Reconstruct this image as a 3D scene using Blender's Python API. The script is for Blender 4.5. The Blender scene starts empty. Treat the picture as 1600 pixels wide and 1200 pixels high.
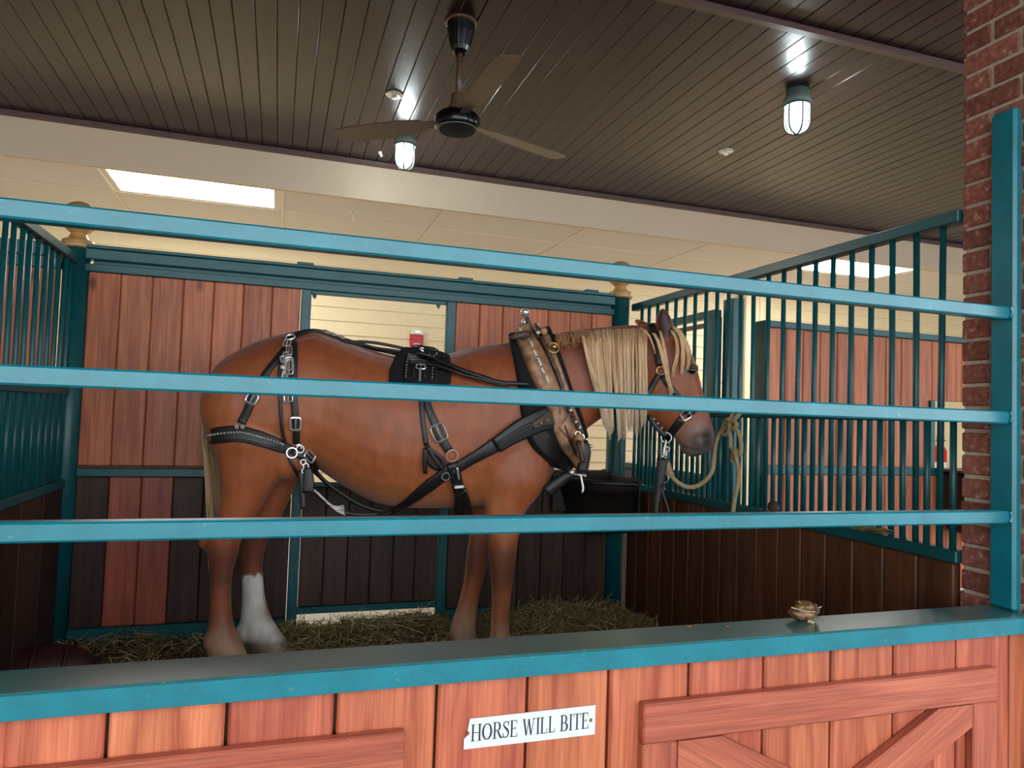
import bpy, math, random
import numpy as np
from mathutils import Vector, Matrix
from mathutils.bvhtree import BVHTree
random.seed(7); RNG = np.random.default_rng(7)
S = bpy.context.scene; C = S.collection

# ------------------------------------------------------------------ camera, sky, exposure
F = 1114.79; EYE = np.array([0.0, 0.0, 1.2])
yaw, pitch, roll = (math.radians(a) for a in (18.080, 2.5643, 1.9424))
DIR = np.array([math.sin(yaw)*math.cos(pitch), math.cos(yaw)*math.cos(pitch), math.sin(pitch)])
R0 = np.array([math.cos(yaw), -math.sin(yaw), 0]); U0 = np.cross(R0, DIR)
RT = math.cos(roll)*R0 + math.sin(roll)*U0; UP = -math.sin(roll)*R0 + math.cos(roll)*U0
cd = bpy.data.cameras.new('camera'); cam = bpy.data.objects.new('camera', cd); C.objects.link(cam)
cd.sensor_width = 36; cd.lens = 36*F/1600; cd.clip_start = 0.02; cd.clip_end = 200
cam.matrix_world = Matrix([[RT[i], UP[i], -DIR[i], EYE[i]] for i in range(3)] + [[0, 0, 0, 1]])
S.camera = cam
S.view_settings.view_transform = 'Standard'; S.view_settings.look = 'None'
S.view_settings.gamma = 1; S.view_settings.use_curve_mapping = False
S.view_settings.exposure = 0.45
W = bpy.data.worlds.new('sky'); S.world = W; W.use_nodes = True
W.node_tree.nodes['Background'].inputs[0].default_value = (0.86, 0.94, 1.0, 1)
W.node_tree.nodes['Background'].inputs[1].default_value = 3.6
LAMP_POWER, TROFFER_POWER = 120.0, 29.0

# ------------------------------------------------------------------ materials
def lin(r, g, b):
    return tuple((c/255/12.92 if c/255 <= .04045 else ((c/255+.055)/1.055)**2.4) for c in (r, g, b)) + (1,)
class NT:
    def __init__(s, name):
        s.m = bpy.data.materials.new(name); s.m.use_nodes = True; s.t = s.m.node_tree; s.b = s.t.nodes['Principled BSDF']
    def n(s, typ, **kw):
        x = s.t.nodes.new(typ)
        for k, v in kw.items():
            if k[0] == '_': x.inputs[int(k[1:])].default_value = v
            elif k in x.inputs: x.inputs[k].default_value = v
            else: setattr(x, k, v)
        return x
    def l(s, a, ao, b, bi): s.t.links.new(a.outputs[ao], b.inputs[bi])
    def ramp(s, stops):
        r = s.n('ShaderNodeValToRGB'); e = r.color_ramp.elements
        while len(e) < len(stops): e.new(.5)
        for q, (p, c) in zip(e, stops): q.position = p; q.color = c
        return r
    def coords(s, scale, rnd=True):
        tc = s.n('ShaderNodeTexCoord'); mp = s.n('ShaderNodeMapping'); mp.inputs['Scale'].default_value = scale
        s.l(tc, 'Object', mp, 0)
        if rnd:
            oi = s.n('ShaderNodeObjectInfo'); mu = s.n('ShaderNodeMath', operation='MULTIPLY', _1=37.0)
            s.l(oi, 'Random', mu, 0); cx = s.n('ShaderNodeCombineXYZ')
            for i in range(3): s.l(mu, 0, cx, i)
            s.l(cx, 0, mp, 'Location'); s.oi = oi
        return mp
    def bump(s, src, out, strength, dist=.002):
        b = s.n('ShaderNodeBump', Strength=strength, Distance=dist); s.l(src, out, b, 'Height'); s.l(b, 0, s.b, 'Normal')
    def set(s, **kw):
        for k, v in kw.items(): s.b.inputs[k.replace('_', ' ')].default_value = v
def plain(name, col, rough=.5, metal=0., noise=.12, nscale=30, bump=.15, **kw):
    q = NT(name); q.set(Roughness=rough, Metallic=metal, **kw)
    mp = q.coords((1, 1, 1)); no = q.n('ShaderNodeTexNoise', Scale=nscale, Detail=4.0); q.l(mp, 0, no, 'Vector')
    a = tuple(c*(1-noise) for c in col[:3]) + (1,); b = tuple(min(1, c*(1+noise)) for c in col[:3]) + (1,)
    r = q.ramp([(.3, a), (.7, b)]); q.l(no, 'Fac', r, 0); q.l(r, 0, q.b, 'Base Color')
    if bump: q.bump(no, 'Fac', bump)
    return q.m
def emit(name, col, strength, rough=.4):
    q = NT(name); q.set(Roughness=rough); q.b.inputs['Base Color'].default_value = (.8, .8, .8, 1)
    q.b.inputs['Emission Color'].default_value = col; q.b.inputs['Emission Strength'].default_value = strength
    return q.m
def wood(name, A, B, rough=.5, vary=.25, knots=True, spec=.5, grain=1.0, scratch=0.0, axis=2, rot=0., hue=0.):
    q = NT(name); q.set(Roughness=rough); q.b.inputs['Specular IOR Level'].default_value = spec
    q_coords = q.coords
    def turned(sc):
        m_ = q_coords(tuple(sc) if axis == 2 else (sc[2], sc[1], sc[0]))
        if rot:
            v_ = q.n('ShaderNodeVectorRotate', rotation_type='Y_AXIS', Angle=rot); l_ = m_.inputs[0].links[0]; src = l_.from_socket; q.t.links.new(src, v_.inputs[0]); q.t.links.new(v_.outputs[0], m_.inputs[0])
        return m_
    q.coords = turned
    mp = q.coords((9, 9, .8)); no = q.n('ShaderNodeTexNoise', Scale=2.2, Detail=5.0, Distortion=.9); q.l(mp, 0, no, 'Vector')
    r = q.ramp([(.3, A), (.72, B)]); q.l(no, 'Fac', r, 0)
    m2 = q.coords((110, 110, 2.2)); n2 = q.n('ShaderNodeTexNoise', Scale=1.6, Detail=3.0, Distortion=.4); q.l(m2, 0, n2, 'Vector')
    r2 = q.ramp([(.32, (.62, .58, .55, 1)), (.62, (1.08, 1.08, 1.08, 1))]); q.l(n2, 'Fac', r2, 0)
    mx = q.n('ShaderNodeMix', data_type='RGBA', blend_type='MULTIPLY'); mx.inputs[0].default_value = .8*grain
    q.l(r, 0, mx, 6); q.l(r2, 0, mx, 7); out = (mx, 2)
    if knots:
        m3 = q.coords((5.2, 5.2, 2.4)); v = q.n('ShaderNodeTexVoronoi', Scale=.62); q.l(m3, 0, v, 'Vector')
        r3 = q.ramp([(.0, (.12, .07, .06, 1)), (.035, (.3, .2, .18, 1)), (.06, (.75, .68, .66, 1)), (.085, (1, 1, 1, 1))]); q.l(v, 'Distance', r3, 0)
        m = q.n('ShaderNodeMix', data_type='RGBA', blend_type='MULTIPLY'); m.inputs[0].default_value = .9
        q.l(out[0], out[1], m, 6); q.l(r3, 0, m, 7); out = (m, 2)
    if scratch:
        m4 = q.coords((26, 26, 9)); m4.inputs['Rotation'].default_value = (.3, .6, .2)
        n4 = q.n('ShaderNodeTexNoise', Scale=1.9, Detail=7.0, Roughness=.75, Distortion=1.6); q.l(m4, 0, n4, 'Vector')
        r4 = q.ramp([(.64, (0, 0, 0, 1)), (.74, (1, 1, 1, 1))]); q.l(n4, 'Fac', r4, 0)
        mm = q.n('ShaderNodeMath', operation='MULTIPLY', _1=scratch); q.l(r4, 0, mm, 0)
        m = q.n('ShaderNodeMix', data_type='RGBA'); m.inputs[7].default_value = lin(196, 150, 120)
        q.l(mm, 0, m, 0); q.l(out[0], out[1], m, 6); out = (m, 2)
    h = q.n('ShaderNodeHueSaturation'); ma = q.n('ShaderNodeMapRange', _3=1-vary, _4=1+vary)
    q.l(q.oi, 'Random', ma, 0); q.l(ma, 0, h, 'Value')
    if hue:
        m7 = q.n('ShaderNodeMath', operation='MULTIPLY', _1=7.31); m8 = q.n('ShaderNodeMath', operation='FRACT'); m9 = q.n('ShaderNodeMapRange', _3=.5-hue, _4=.5+hue); q.l(q.oi, 'Random', m7, 0); q.l(m7, 0, m8, 0); q.l(m8, 0, m9, 0); q.l(m9, 0, h, 'Hue')
    q.l(out[0], out[1], h, 'Color'); q.l(h, 0, q.b, 'Base Color')
    q.bump(n2, 'Fac', .25, .003)
    return q.m
def paint(name, col, rough=.3, worn=lin(120, 130, 120), wear=.0, bump=.35, coat=.25):
    q = NT(name); q.set(Roughness=rough); q.b.inputs['Coat Weight'].default_value = coat; q.b.inputs['Coat Roughness'].default_value = .2 if coat < .5 else .3
    mp = q.coords((1, 1, 1)); no = q.n('ShaderNodeTexNoise', Scale=60.0, Detail=5.0, Roughness=.6); q.l(mp, 0, no, 'Vector')
    n2 = q.n('ShaderNodeTexNoise', Scale=7.0, Detail=6.0, Roughness=.7); q.l(mp, 0, n2, 'Vector')
    a = tuple(c*.82 for c in col[:3]) + (1,); b = tuple(c*1.15 for c in col[:3]) + (1,)
    r = q.ramp([(.35, a), (.65, b)]); q.l(n2, 'Fac', r, 0)
    m = q.n('ShaderNodeMix', data_type='RGBA'); m.inputs[7].default_value = worn
    r2 = q.ramp([(.66-wear, (0, 0, 0, 1)), (.76-wear, (1, 1, 1, 1))]); q.l(no, 'Fac', r2, 0)
    q.l(r2, 0, m, 0); q.l(r, 0, m, 6); q.l(m, 2, q.b, 'Base Color'); q.bump(no, 'Fac', bump, .0015)
    return q.m
M = {}
M['teal'] = paint('teal_paint', lin(4, 110, 124), .32)
M['teal_dusty'] = paint('teal_dusty', lin(52, 96, 94), .36, lin(130, 132, 120), .02, .3, coat=1.)
M['teal_dark'] = paint('teal_shaded', lin(8, 78, 82), .42, coat=.05)  # same teal paint, with the stall's shade put into the colour
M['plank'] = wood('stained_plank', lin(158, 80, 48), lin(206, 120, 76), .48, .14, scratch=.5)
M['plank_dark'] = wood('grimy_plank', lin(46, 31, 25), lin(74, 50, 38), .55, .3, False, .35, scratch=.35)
M['plank_brown'] = wood('worn_brown_plank', lin(74, 42, 26), lin(110, 66, 42), .5, .22, False, .4, scratch=.55)
M['plank_new'] = wood('reddish_plank', lin(132, 58, 42), lin(166, 82, 60), .5, .08, True)
M['plank_front'] = wood('front_plank', lin(150, 68, 44), lin(206, 118, 82), .42, .12, hue=.006, grain=.7)
for k_, ax_, ro_ in (('brace', 2, 0.), ('brace_level', 0, 0.), ('brace_rise', 2, -1.06), ('brace_fall', 2, 1.06)):
    M[k_] = wood(k_, lin(150, 72, 52), lin(186, 102, 76), .45, .06, False, scratch=1., axis=ax_, rot=ro_)
M['ceil'] = wood('ceiling_board', lin(42, 22, 28), lin(52, 30, 35), .28, .12, False, .32, .3)
M['ceil_trim'] = plain('ceiling_trim', lin(92, 70, 68), .4)
M['cream'] = plain('cream_paint', lin(226, 208, 176), .6, noise=.03, bump=.05)
M['clap'] = plain('cream_clapboard', lin(234, 216, 176), .5, noise=.03, nscale=24, bump=.12)
M['tan'] = plain('tan_paint', lin(206, 184, 158), .65, noise=.02, nscale=5, bump=.03)
M['tile'] = plain('ceiling_tile', lin(226, 218, 212), .9, noise=.03, nscale=140, bump=.3)
M['grid'] = plain('tile_grid', lin(230, 218, 202), .5, noise=.02)
M['troffer'] = emit('troffer_lens', (1, .97, .90, 1), TROFFER_POWER)
M['bulb'] = emit('lamp_bulb', (.86, .98, 1, 1), LAMP_POWER)
def jar():
    q = NT('lamp_jar'); q.t.nodes.remove(q.b); o_ = q.t.nodes['Material Output']; tr = q.n('ShaderNodeBsdfTransparent'); tl = q.n('ShaderNodeBsdfTranslucent'); tl.inputs[0].default_value = (.86, 1, .97, 1)
    gl = q.n('ShaderNodeBsdfGlossy', Roughness=.08); m1 = q.n('ShaderNodeMixShader'); m1.inputs[0].default_value = .055; q.l(tr, 0, m1, 1); q.l(tl, 0, m1, 2)
    m2 = q.n('ShaderNodeMixShader'); m2.inputs[0].default_value = .06; q.l(m1, 0, m2, 1); q.l(gl, 0, m2, 2); q.l(m2, 0, o_, 0); return q.m
M['jar'] = jar()
M['aisle'] = plain('aisle_concrete', lin(198, 190, 176), .6, noise=.06, nscale=6)
M['soil'] = plain('stall_floor', lin(60, 50, 40), .95, noise=.35, nscale=22, bump=.8)
M['ground'] = plain('pavement', lin(150, 146, 138), .8, noise=.08, nscale=9)
M['mortar'] = plain('mortar', lin(176, 158, 140), .95, noise=.15, nscale=60, bump=.6)
M['silver'] = plain('silver_metal', lin(222, 220, 216), .28, .75, .05)
M['brass'] = plain('brass_metal', lin(205, 168, 105), .28, 1., .06)
M['gold_paint'] = plain('gold_paint', lin(196, 152, 98), .4, .3, .06)
M['leather'] = plain('black_leather', lin(26, 24, 24), .46, noise=.25, nscale=90, bump=.4)
M['felt'] = plain('black_felt', lin(12, 12, 16), .95, noise=.3, nscale=160, bump=.9)
M['brown_leather'] = plain('brown_leather', lin(158, 118, 88), .55, noise=.5, nscale=28, bump=.5)
M['dark_leather'] = plain('dark_worn_leather', lin(70, 52, 42), .5, noise=.45, nscale=40, bump=.5)
M['rope'] = plain('rope_fibre', lin(168, 146, 110), .9, noise=.2, nscale=150, bump=.8)
M['white_rope'] = plain('frayed_rope', lin(214, 204, 196), .9)
M['trough'] = plain('trough_plastic', lin(28, 22, 20), .5, noise=.3, nscale=12)
M['maroon'] = plain('maroon_block', lin(58, 24, 26), .5, noise=.25, nscale=12)
M['red'] = plain('red_plastic', lin(186, 26, 36), .35, noise=.04)
M['red_ext'] = plain('red_enamel', lin(206, 24, 26), .25, noise=.03)
M['white'] = plain('white_plastic', lin(236, 234, 230), .4, noise=.03)
M['plate'] = plain('sign_plate', lin(206, 208, 213), .45, noise=.05, nscale=40)
M['ink'] = plain('black_ink', lin(24, 26, 30), .6, noise=.02, bump=0)
M['wire'] = plain('cage_wire', lin(52, 62, 60), .5)
M['lampbody'] = plain('lamp_housing', lin(112, 132, 128), .5)
M['fan_black'] = plain('fan_black', lin(16, 16, 20), .18, .2, .1)
M['fan_brown'] = plain('fan_brown', lin(96, 72, 58), .35, .1)
M['dung'] = plain('dung', lin(112, 82, 50), .38, noise=.5, nscale=45, bump=1.)
M['eye'] = plain('eye_gloss', lin(14, 9, 7), .05, noise=.1, bump=0)
M['stone'] = plain('dried_clod', lin(70, 52, 36), .8, noise=.4, nscale=30, bump=.8)
def brick_mat():
    q = NT('red_brick'); q.set(Roughness=.9)
    mp = q.coords((1, 1, 1)); no = q.n('ShaderNodeTexNoise', Scale=55.0, Detail=6.0); q.l(mp, 0, no, 'Vector')
    r = q.ramp([(.3, lin(120, 70, 58)), (.6, lin(156, 96, 80)), (.74, lin(200, 164, 146))]); q.l(no, 'Fac', r, 0)
    h = q.n('ShaderNodeMix', data_type='RGBA', blend_type='MULTIPLY'); h.inputs[0].default_value = 1
    r2 = q.ramp([(0, (.62, .55, .52, 1)), (.3, (.85, .8, .78, 1)), (.5, (1, 1, 1, 1)), (1, (1.1, 1.02, 1, 1))]); q.l(q.oi, 'Random', r2, 0)
    q.l(r, 0, h, 6); q.l(r2, 0, h, 7); q.l(h, 2, q.b, 'Base Color'); q.bump(no, 'Fac', .7, .004)
    return q.m
M['brick'] = brick_mat()
def attr_mat(name, rough, noise=.15, nscale=(40, 40, 40), sheen=0., bump=.2):
    q = NT(name); q.set(Roughness=rough); q.b.inputs['Sheen Weight'].default_value = sheen
    at = q.n('ShaderNodeAttribute', attribute_name='Col')
    mp = q.coords(nscale); no = q.n('ShaderNodeTexNoise', Scale=1.0, Detail=5.0); q.l(mp, 0, no, 'Vector')
    r = q.ramp([(.3, (1-noise,)*3+(1,)), (.7, (1+noise,)*3+(1,))]); q.l(no, 'Fac', r, 0)
    m = q.n('ShaderNodeMix', data_type='RGBA', blend_type='MULTIPLY'); m.inputs[0].default_value = 1
    q.l(at, 'Color', m, 6); q.l(r, 0, m, 7); q.l(m, 2, q.b, 'Base Color')
    if bump: q.bump(no, 'Fac', bump, .004)
    return q.m
M['coat'] = attr_mat('horse_coat', .5, .17, (26, 26, 10), .12, .12)
M['hair'] = attr_mat('horse_hair', .5, .1, (60, 60, 12), .1, 0)
M['hay'] = attr_mat('hay_blades', .8, .2, (20, 20, 20), 0, 0)
def glass():
    q = NT('clear_glass'); q.set(Roughness=.02, IOR=1.45); q.b.inputs['Transmission Weight'].default_value = 1
    q.b.inputs['Base Color'].default_value = (.9, 1, .98, 1); return q.m

# ------------------------------------------------------------------ object helpers
WL = {}
def thing(name, label, cat, loc=(0, 0, 0), group=None, kind=None):
    o = bpy.data.objects.new(name, None); C.objects.link(o); o.location = loc; o.empty_display_size = .1
    WL[o.name] = Vector(loc); tag(o, label, cat, group, kind); return o
def tag(o, label=None, cat=None, group=None, kind=None):
    for k, v in (('label', label), ('category', cat), ('group', group), ('kind', kind)):
        if v: o[k] = v
    return o
def link(name, me, loc, parent, rot=None):
    o = bpy.data.objects.new(name, me); C.objects.link(o); loc = Vector(loc)
    WL[o.name] = loc.copy()
    if parent is not None:
        o.parent = parent; loc = loc - WL[parent.name]
    o.location = loc
    if rot: o.rotation_euler = rot
    return o
def obj(name, geo, mat, parent=None, smooth=False, origin=None, cols=None):
    v = np.array(geo[0], float); f = geo[1]
    c = np.array(origin) if origin is not None else (v.min(0)+v.max(0))/2
    me = bpy.data.meshes.new(name); me.from_pydata((v-c).tolist(), [], f)
    me.materials.append(mat)
    if smooth: me.polygons.foreach_set('use_smooth', [True]*len(f))
    if cols is not None:
        a = me.color_attributes.new('Col', 'FLOAT_COLOR', 'POINT')
        a.data.foreach_set('color', np.concatenate([np.array(cols, np.float32), np.ones((len(v), 1), np.float32)], 1).ravel())
    me.update(); return link(name, me, c, parent)
def join(*gs):
    V = []; Fa = []
    for v, f in gs:
        n = len(V); V += [tuple(p) for p in v]; Fa += [tuple(i+n for i in q) for q in f]
    return V, Fa
def box(x0, x1, y0, y1, z0, z1, b=.003):
    b = min(b, (x1-x0)*.3, (y1-y0)*.3, (z1-z0)*.3)
    X = (x0, x1); Y = (y0, y1); Z = (z0, z1); V = []; idx = {}
    for i in (0, 1):
        for j in (0, 1):
            for k in (0, 1):
                for a in range(3):
                    p = [X[i]+(b if i == 0 else -b), Y[j]+(b if j == 0 else -b), Z[k]+(b if k == 0 else -b)]
                    p[a] = (X, Y, Z)[a][(i, j, k)[a]]
                    idx[i, j, k, a] = len(V); V.append(tuple(p))
    Fa = []
    for a in range(3):
        o1, o2 = [q for q in range(3) if q != a]
        for s in (0, 1):
            def key(u, w):
                t = [0, 0, 0]; t[a] = s; t[o1] = u; t[o2] = w; return tuple(t)
            q = [idx[key(u, w)+(a,)] for u, w in ((0, 0), (1, 0), (1, 1), (0, 1))]
            flip = (s == 0) ^ (a == 1)
            Fa.append(tuple(q[::-1] if flip else q))
    for a in range(3):
        o1, o2 = [q for q in range(3) if q != a]
        for u in (0, 1):
            for w in (0, 1):
                k0 = [0, 0, 0]; k0[o1] = u; k0[o2] = w; k1 = list(k0); k1[a] = 1
                q = [idx[tuple(k0)+(o1,)], idx[tuple(k1)+(o1,)], idx[tuple(k1)+(o2,)], idx[tuple(k0)+(o2,)]]
                Fa.append(tuple(q if (u ^ w) ^ (a == 1) ^ True else q[::-1]))
    for i in (0, 1):
        for j in (0, 1):
            for k in (0, 1):
                q = [idx[i, j, k, a] for a in range(3)]
                Fa.append(tuple(q if (i+j+k) % 2 else q[::-1]))
    return V, Fa
PM = {}
def plank(name, parent, c, w, t, l, mat, rot=None):
    """board: width local x, thickness local y, length local z; alike boards share one mesh"""
    k = (round(w, 4), round(t, 4), round(l, 4), mat.name)
    if k not in PM:
        g = box(-w/2, w/2, -t/2, t/2, -l/2, l/2, .0036 if mat.name == 'ceiling_board' else .005)
        me = bpy.data.meshes.new(name); me.from_pydata(g[0], [], g[1]); me.materials.append(mat); PM[k] = me
    return link(name, PM[k], c, parent, rot)
def frames(P):
    P = np.array(P, float); n = len(P); T = np.gradient(P, axis=0) if n > 2 else np.repeat((P[1]-P[0])[None], 2, 0)
    T /= np.linalg.norm(T, axis=1)[:, None]+1e-12
    a = np.array([0, 0, 1.]) if abs(T[0][2]) < .9 else np.array([1., 0, 0])
    N = [np.cross(T[0], a)]; N[0] /= np.linalg.norm(N[0])
    for i in range(1, n):
        q = N[-1]-T[i]*(N[-1]@T[i]); N.append(q/(np.linalg.norm(q)+1e-12))
    N = np.array(N); return P, T, N, np.cross(T, N)
def tube(P, r, n=8, caps=True, closed=False):
    P, T, N, B = frames(P); r = np.broadcast_to(np.array(r, float), (len(P),)); V = []; Fa = []
    for i in range(len(P)):
        for k in range(n):
            a = 2*math.pi*k/n; V.append(tuple(P[i]+r[i]*(math.cos(a)*N[i]+math.sin(a)*B[i])))
    m = len(P)
    for i in range(m if closed else m-1):
        for k in range(n):
            j = (i+1) % m; Fa.append((i*n+k, i*n+(k+1) % n, j*n+(k+1) % n, j*n+k))
    if caps and not closed: Fa += [tuple(range(n))[::-1], tuple(range((m-1)*n, m*n))]
    return V, Fa
def torus(c, nrm, R, r, n=20, k=6):
    nrm = np.array(nrm, float); nrm /= np.linalg.norm(nrm); a = np.cross(nrm, [0, 0, 1] if abs(nrm[2]) < .9 else [1, 0, 0]); a /= np.linalg.norm(a); b = np.cross(nrm, a)
    V = []; Fa = []
    for i in range(n):
        t = 2*math.pi*i/n; d = math.cos(t)*a+math.sin(t)*b
        for j in range(k):
            s = 2*math.pi*j/k; V.append(tuple(np.array(c)+d*(R+r*math.cos(s))+nrm*r*math.sin(s)))
    for i in range(n):
        for j in range(k): Fa.append((i*k+j, ((i+1) % n)*k+j, ((i+1) % n)*k+(j+1) % k, i*k+(j+1) % k))
    return V, Fa
def lathe(c, prof, n=24):
    """profile [(radius, z)] about the vertical through c"""
    V = []; Fa = []
    for r, z in prof:
        for k in range(n):
            a = 2*math.pi*k/n; V.append((c[0]+r*math.cos(a), c[1]+r*math.sin(a), c[2]+z))
    for i in range(len(prof)-1):
        for k in range(n): Fa.append((i*n+k, i*n+(k+1) % n, (i+1)*n+(k+1) % n, (i+1)*n+k))
    Fa += [tuple(range(n))[::-1], tuple(range((len(prof)-1)*n, len(prof)*n))]
    return V, Fa
def ball(c, r, n=12, m=8, sc=(1, 1, 1)):
    V = []; Fa = []
    for i in range(m+1):
        t = math.pi*(i+.001*(i == 0)-.001*(i == m))/m
        for k in range(n):
            a = 2*math.pi*k/n; V.append((c[0]+r*sc[0]*math.sin(t)*math.cos(a), c[1]+r*sc[1]*math.sin(t)*math.sin(a), c[2]-r*sc[2]*math.cos(t)))
    for i in range(m):
        for k in range(n): Fa.append((i*n+k, i*n+(k+1) % n, (i+1)*n+(k+1) % n, (i+1)*n+k))
    return V, Fa
def spline(P, n):
    P = np.array(P, float); d = np.r_[0, np.cumsum(np.linalg.norm(np.diff(P, axis=0), axis=1))]; t = np.linspace(0, d[-1], n); out = []
    for x in t:
        i = min(max(np.searchsorted(d, x)-1, 0), len(P)-2); u = (x-d[i])/(d[i+1]-d[i]+1e-12)
        p0, p1, p2, p3 = P[max(i-1, 0)], P[i], P[i+1], P[min(i+2, len(P)-1)]
        out.append(.5*(2*p1+(p2-p0)*u+(2*p0-5*p1+4*p2-p3)*u*u+(3*p1-p0-3*p2+p3)*u**3))
    return np.array(out)
def ray(px, py): return DIR*F+RT*(px-800)+UP*(600-py)
def at_y(px, py, y): v = ray(px, py); return EYE+v*(y/v[1])
def at_x(px, py, x): v = ray(px, py); return EYE+v*(x/v[0])
def at_z(px, py, z): v = ray(px, py); return EYE+v*((z-EYE[2])/v[2])

# ------------------------------------------------------------------ the setting
YB = 4.10                                   # plane of the stalls' back wall
XL, XR = -1.0, 2.10                         # the two dividers
def struct(name, geo, mat): return tag(obj(name, geo, mat), kind='structure')
struct('ground', box(-14, 18, -16, 1.45, -.2, -.05, .01), M['ground'])
struct('floor', box(-6, 11, 1.45, 4.12, -.2, 0, .01), M['soil'])
struct('floor_aisle', box(-6, 11, 4.12, 7.6, -.2, -.005, .01), M['aisle'])
wb = thing('wall_back', None, None, (2.5, 7.4, 0), kind='structure')
obj('wall_core', box(-6, 11, 7.44, 7.6, 0, 3, .01), M['cream'], wb)
z = .02; CB = None
while z < 2.82:                               # each clapboard leans out over the one below
    if CB is None:
        V = [(x_, y_, z_) for x_ in (-8.5, 8.5) for y_, z_ in ((.016, .150), (.000, .150), (-.018, .0), (.016, .0))]
        CB = bpy.data.meshes.new('clapboard'); CB.from_pydata(V, [], [(0, 1, 2, 3), (7, 6, 5, 4), (0, 4, 5, 1), (1, 5, 6, 2), (2, 6, 7, 3), (3, 7, 4, 0)]); CB.materials.append(M['clap'])
    link('clapboard', CB, (2.5, 7.424, z), wb); z += .139
struct('wall_left', box(-6.1, -6, -1, 7.6, -.1, 3.4, .01), M['cream'])
struct('wall_right', box(11, 11.1, -1, 7.6, -.1, 3.4, .01), M['cream'])
struct('roof', box(-6.1, 11.1, -1.9, 7.6, 3.2, 3.45, .01), M['ceil_trim'])
struct('wall_blocker', box(-3.2, -3.0, -1.9, 1.45, -.1, 3.2, .01), M['tan'])  # unseen wall, added to keep sky light off the left side
cl = thing('ceiling', None, None, (2, 4, 3.13), kind='structure')
x = -5.9; i = 0
while x < 10.9:
    if -3.1 < x < 8.2:
        plank('ceiling_board', cl, (x+.052, 4.16, 3.14+random.uniform(-.0012, .0012)), .1024, .02, 2.72, M['ceil'], (math.pi/2, 0, 0))
    if -1.2 < x < 5.6:
        plank('ceiling_board', cl, (x+.052, 1.58, 3.14+random.uniform(-.0012, .0012)), .1024, .02, 2.40, M['ceil'], (math.pi/2, 0, 0))
    x += .1037
obj('ceiling_deck', box(-6, 11, .36, 5.55, 3.152, 3.19, .005), M['ceil'], cl)
obj('board_field', join(*[box(a, b, .38, 5.52, 3.13, 3.15, .004) for a, b in ((-6, -3.1), (8.24, 11))], *[box(a, b, .38, 2.78, 3.13, 3.15, .004) for a, b in ((-3.1, -1.16), (5.66, 8.24))]), M['ceil'], cl)
struct('trim_1', box(-6, 11, 2.765, 2.815, 3.10, 3.131, .006), M['ceil_trim'])
struct('trim_2', box(-6, 11, 5.50, 5.545, 3.095, 3.131, .006), M['ceil_trim'])
struct('wall_fascia', box(-6, 11, 5.545, 5.585, 2.83, 3.16, .004), M['tan'])
struct('trim_3', box(-6, 11, 5.578, 5.60, 2.832, 2.848, .003), M['grid'])
dc = thing('ceiling_dropped', None, None, (2, 6.5, 2.84), kind='structure')
obj('tile_deck', box(-6, 11, 5.59, 7.45, 2.90, 2.93, .002), M['tile'], dc)
TROFF = (-1.29, 4.96)                        # left ends of the two lit bays in view (every fifth bay is a lamp)
x = -1.29-1.25*3
while x < 10.5:
    for r_, (ya, yb_) in enumerate(((5.595, 6.185), (6.205, 6.80), (6.82, 7.42))):
        if r_ == 0 and any(abs(x-t) < .2 for t in TROFF): continue
        obj('ceiling_tile', box(x+.012, x+1.238, ya+.006, yb_-.006, 2.845, 2.862, .004), M['tile'], dc)
    obj('grid_bar', box(x-.012, x+.012, 5.59, 7.43, 2.838, 2.852, .001), M['grid'], dc)
    x += 1.25
for yy in (6.195, 6.81): obj('grid_bar', box(-6, 11, yy-.011, yy+.011, 2.8385, 2.852, .001), M['grid'], dc)
def square_column(x0, x1):
    o = thing('corner_post', 'square cream corner post by the clapboard wall, seen past the open stall door', 'post', ((x0+x1)/2, 7.3, 0))
    obj('shaft', box(x0+.06, x1-.06, 7.26, 7.40, 0, 2.83, .004), M['cream'], o)
    obj('corner_board', box(x0, x0+.06, 7.25, 7.403, 0, 2.83, .004), M['clap'], o); obj('corner_board', box(x1-.06, x1, 7.25, 7.403, 0, 2.83, .004), M['clap'], o)
square_column(5.30, 5.56)

# ------------------------------------------------------------------ brick pillar at the front right
bp = thing('brick_pillar', 'red brick pillar behind the teal post at the right end of the fence', 'pillar', (2.25, 1.59, 0))
obj('mortar_core', box(2.106, 2.40, 1.46, 1.736, -.05, 3.13, .002), M['mortar'], bp)
bm_full = box(-.092, .092, -.0895, .0895, -.0305, .0305, .004); PMB = {}
def brick(x0, x1, y0, y1, z0, z1):
    k = (round(x1-x0, 3), round(y1-y0, 3))
    if k not in PMB:
        g = box(-(x1-x0)/2, (x1-x0)/2, -(y1-y0)/2, (y1-y0)/2, -(z1-z0)/2, (z1-z0)/2, .004)
        me = bpy.data.meshes.new('brick'); me.from_pydata(g[0], [], g[1]); me.materials.append(M['brick']); PMB[k] = me
    j = lambda s: random.uniform(-s, s)
    link('brick', PMB[k], ((x0+x1)/2+j(.0015), (y0+y1)/2+j(.0015), (z0+z1)/2+j(.001)), bp, (0, 0, j(.006)))
zz = -.026; k = 0
while zz < 3.06:
    z1 = zz+.061
    if k % 2 == 0: cuts = ((2.10, 2.192, 1.650, 1.742), (2.10, 2.192, 1.452, 1.638), (2.204, 2.40, 1.650, 1.742), (2.204, 2.40, 1.452, 1.544))
    else: cuts = ((2.10, 2.192, 1.556, 1.742), (2.10, 2.192, 1.452, 1.544), (2.204, 2.40, 1.650, 1.742), (2.204, 2.40, 1.452, 1.544))
    for a, b, c_, d_ in cuts: brick(a, b, c_, d_, zz, z1)
    zz += .0726; k += 1

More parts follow.
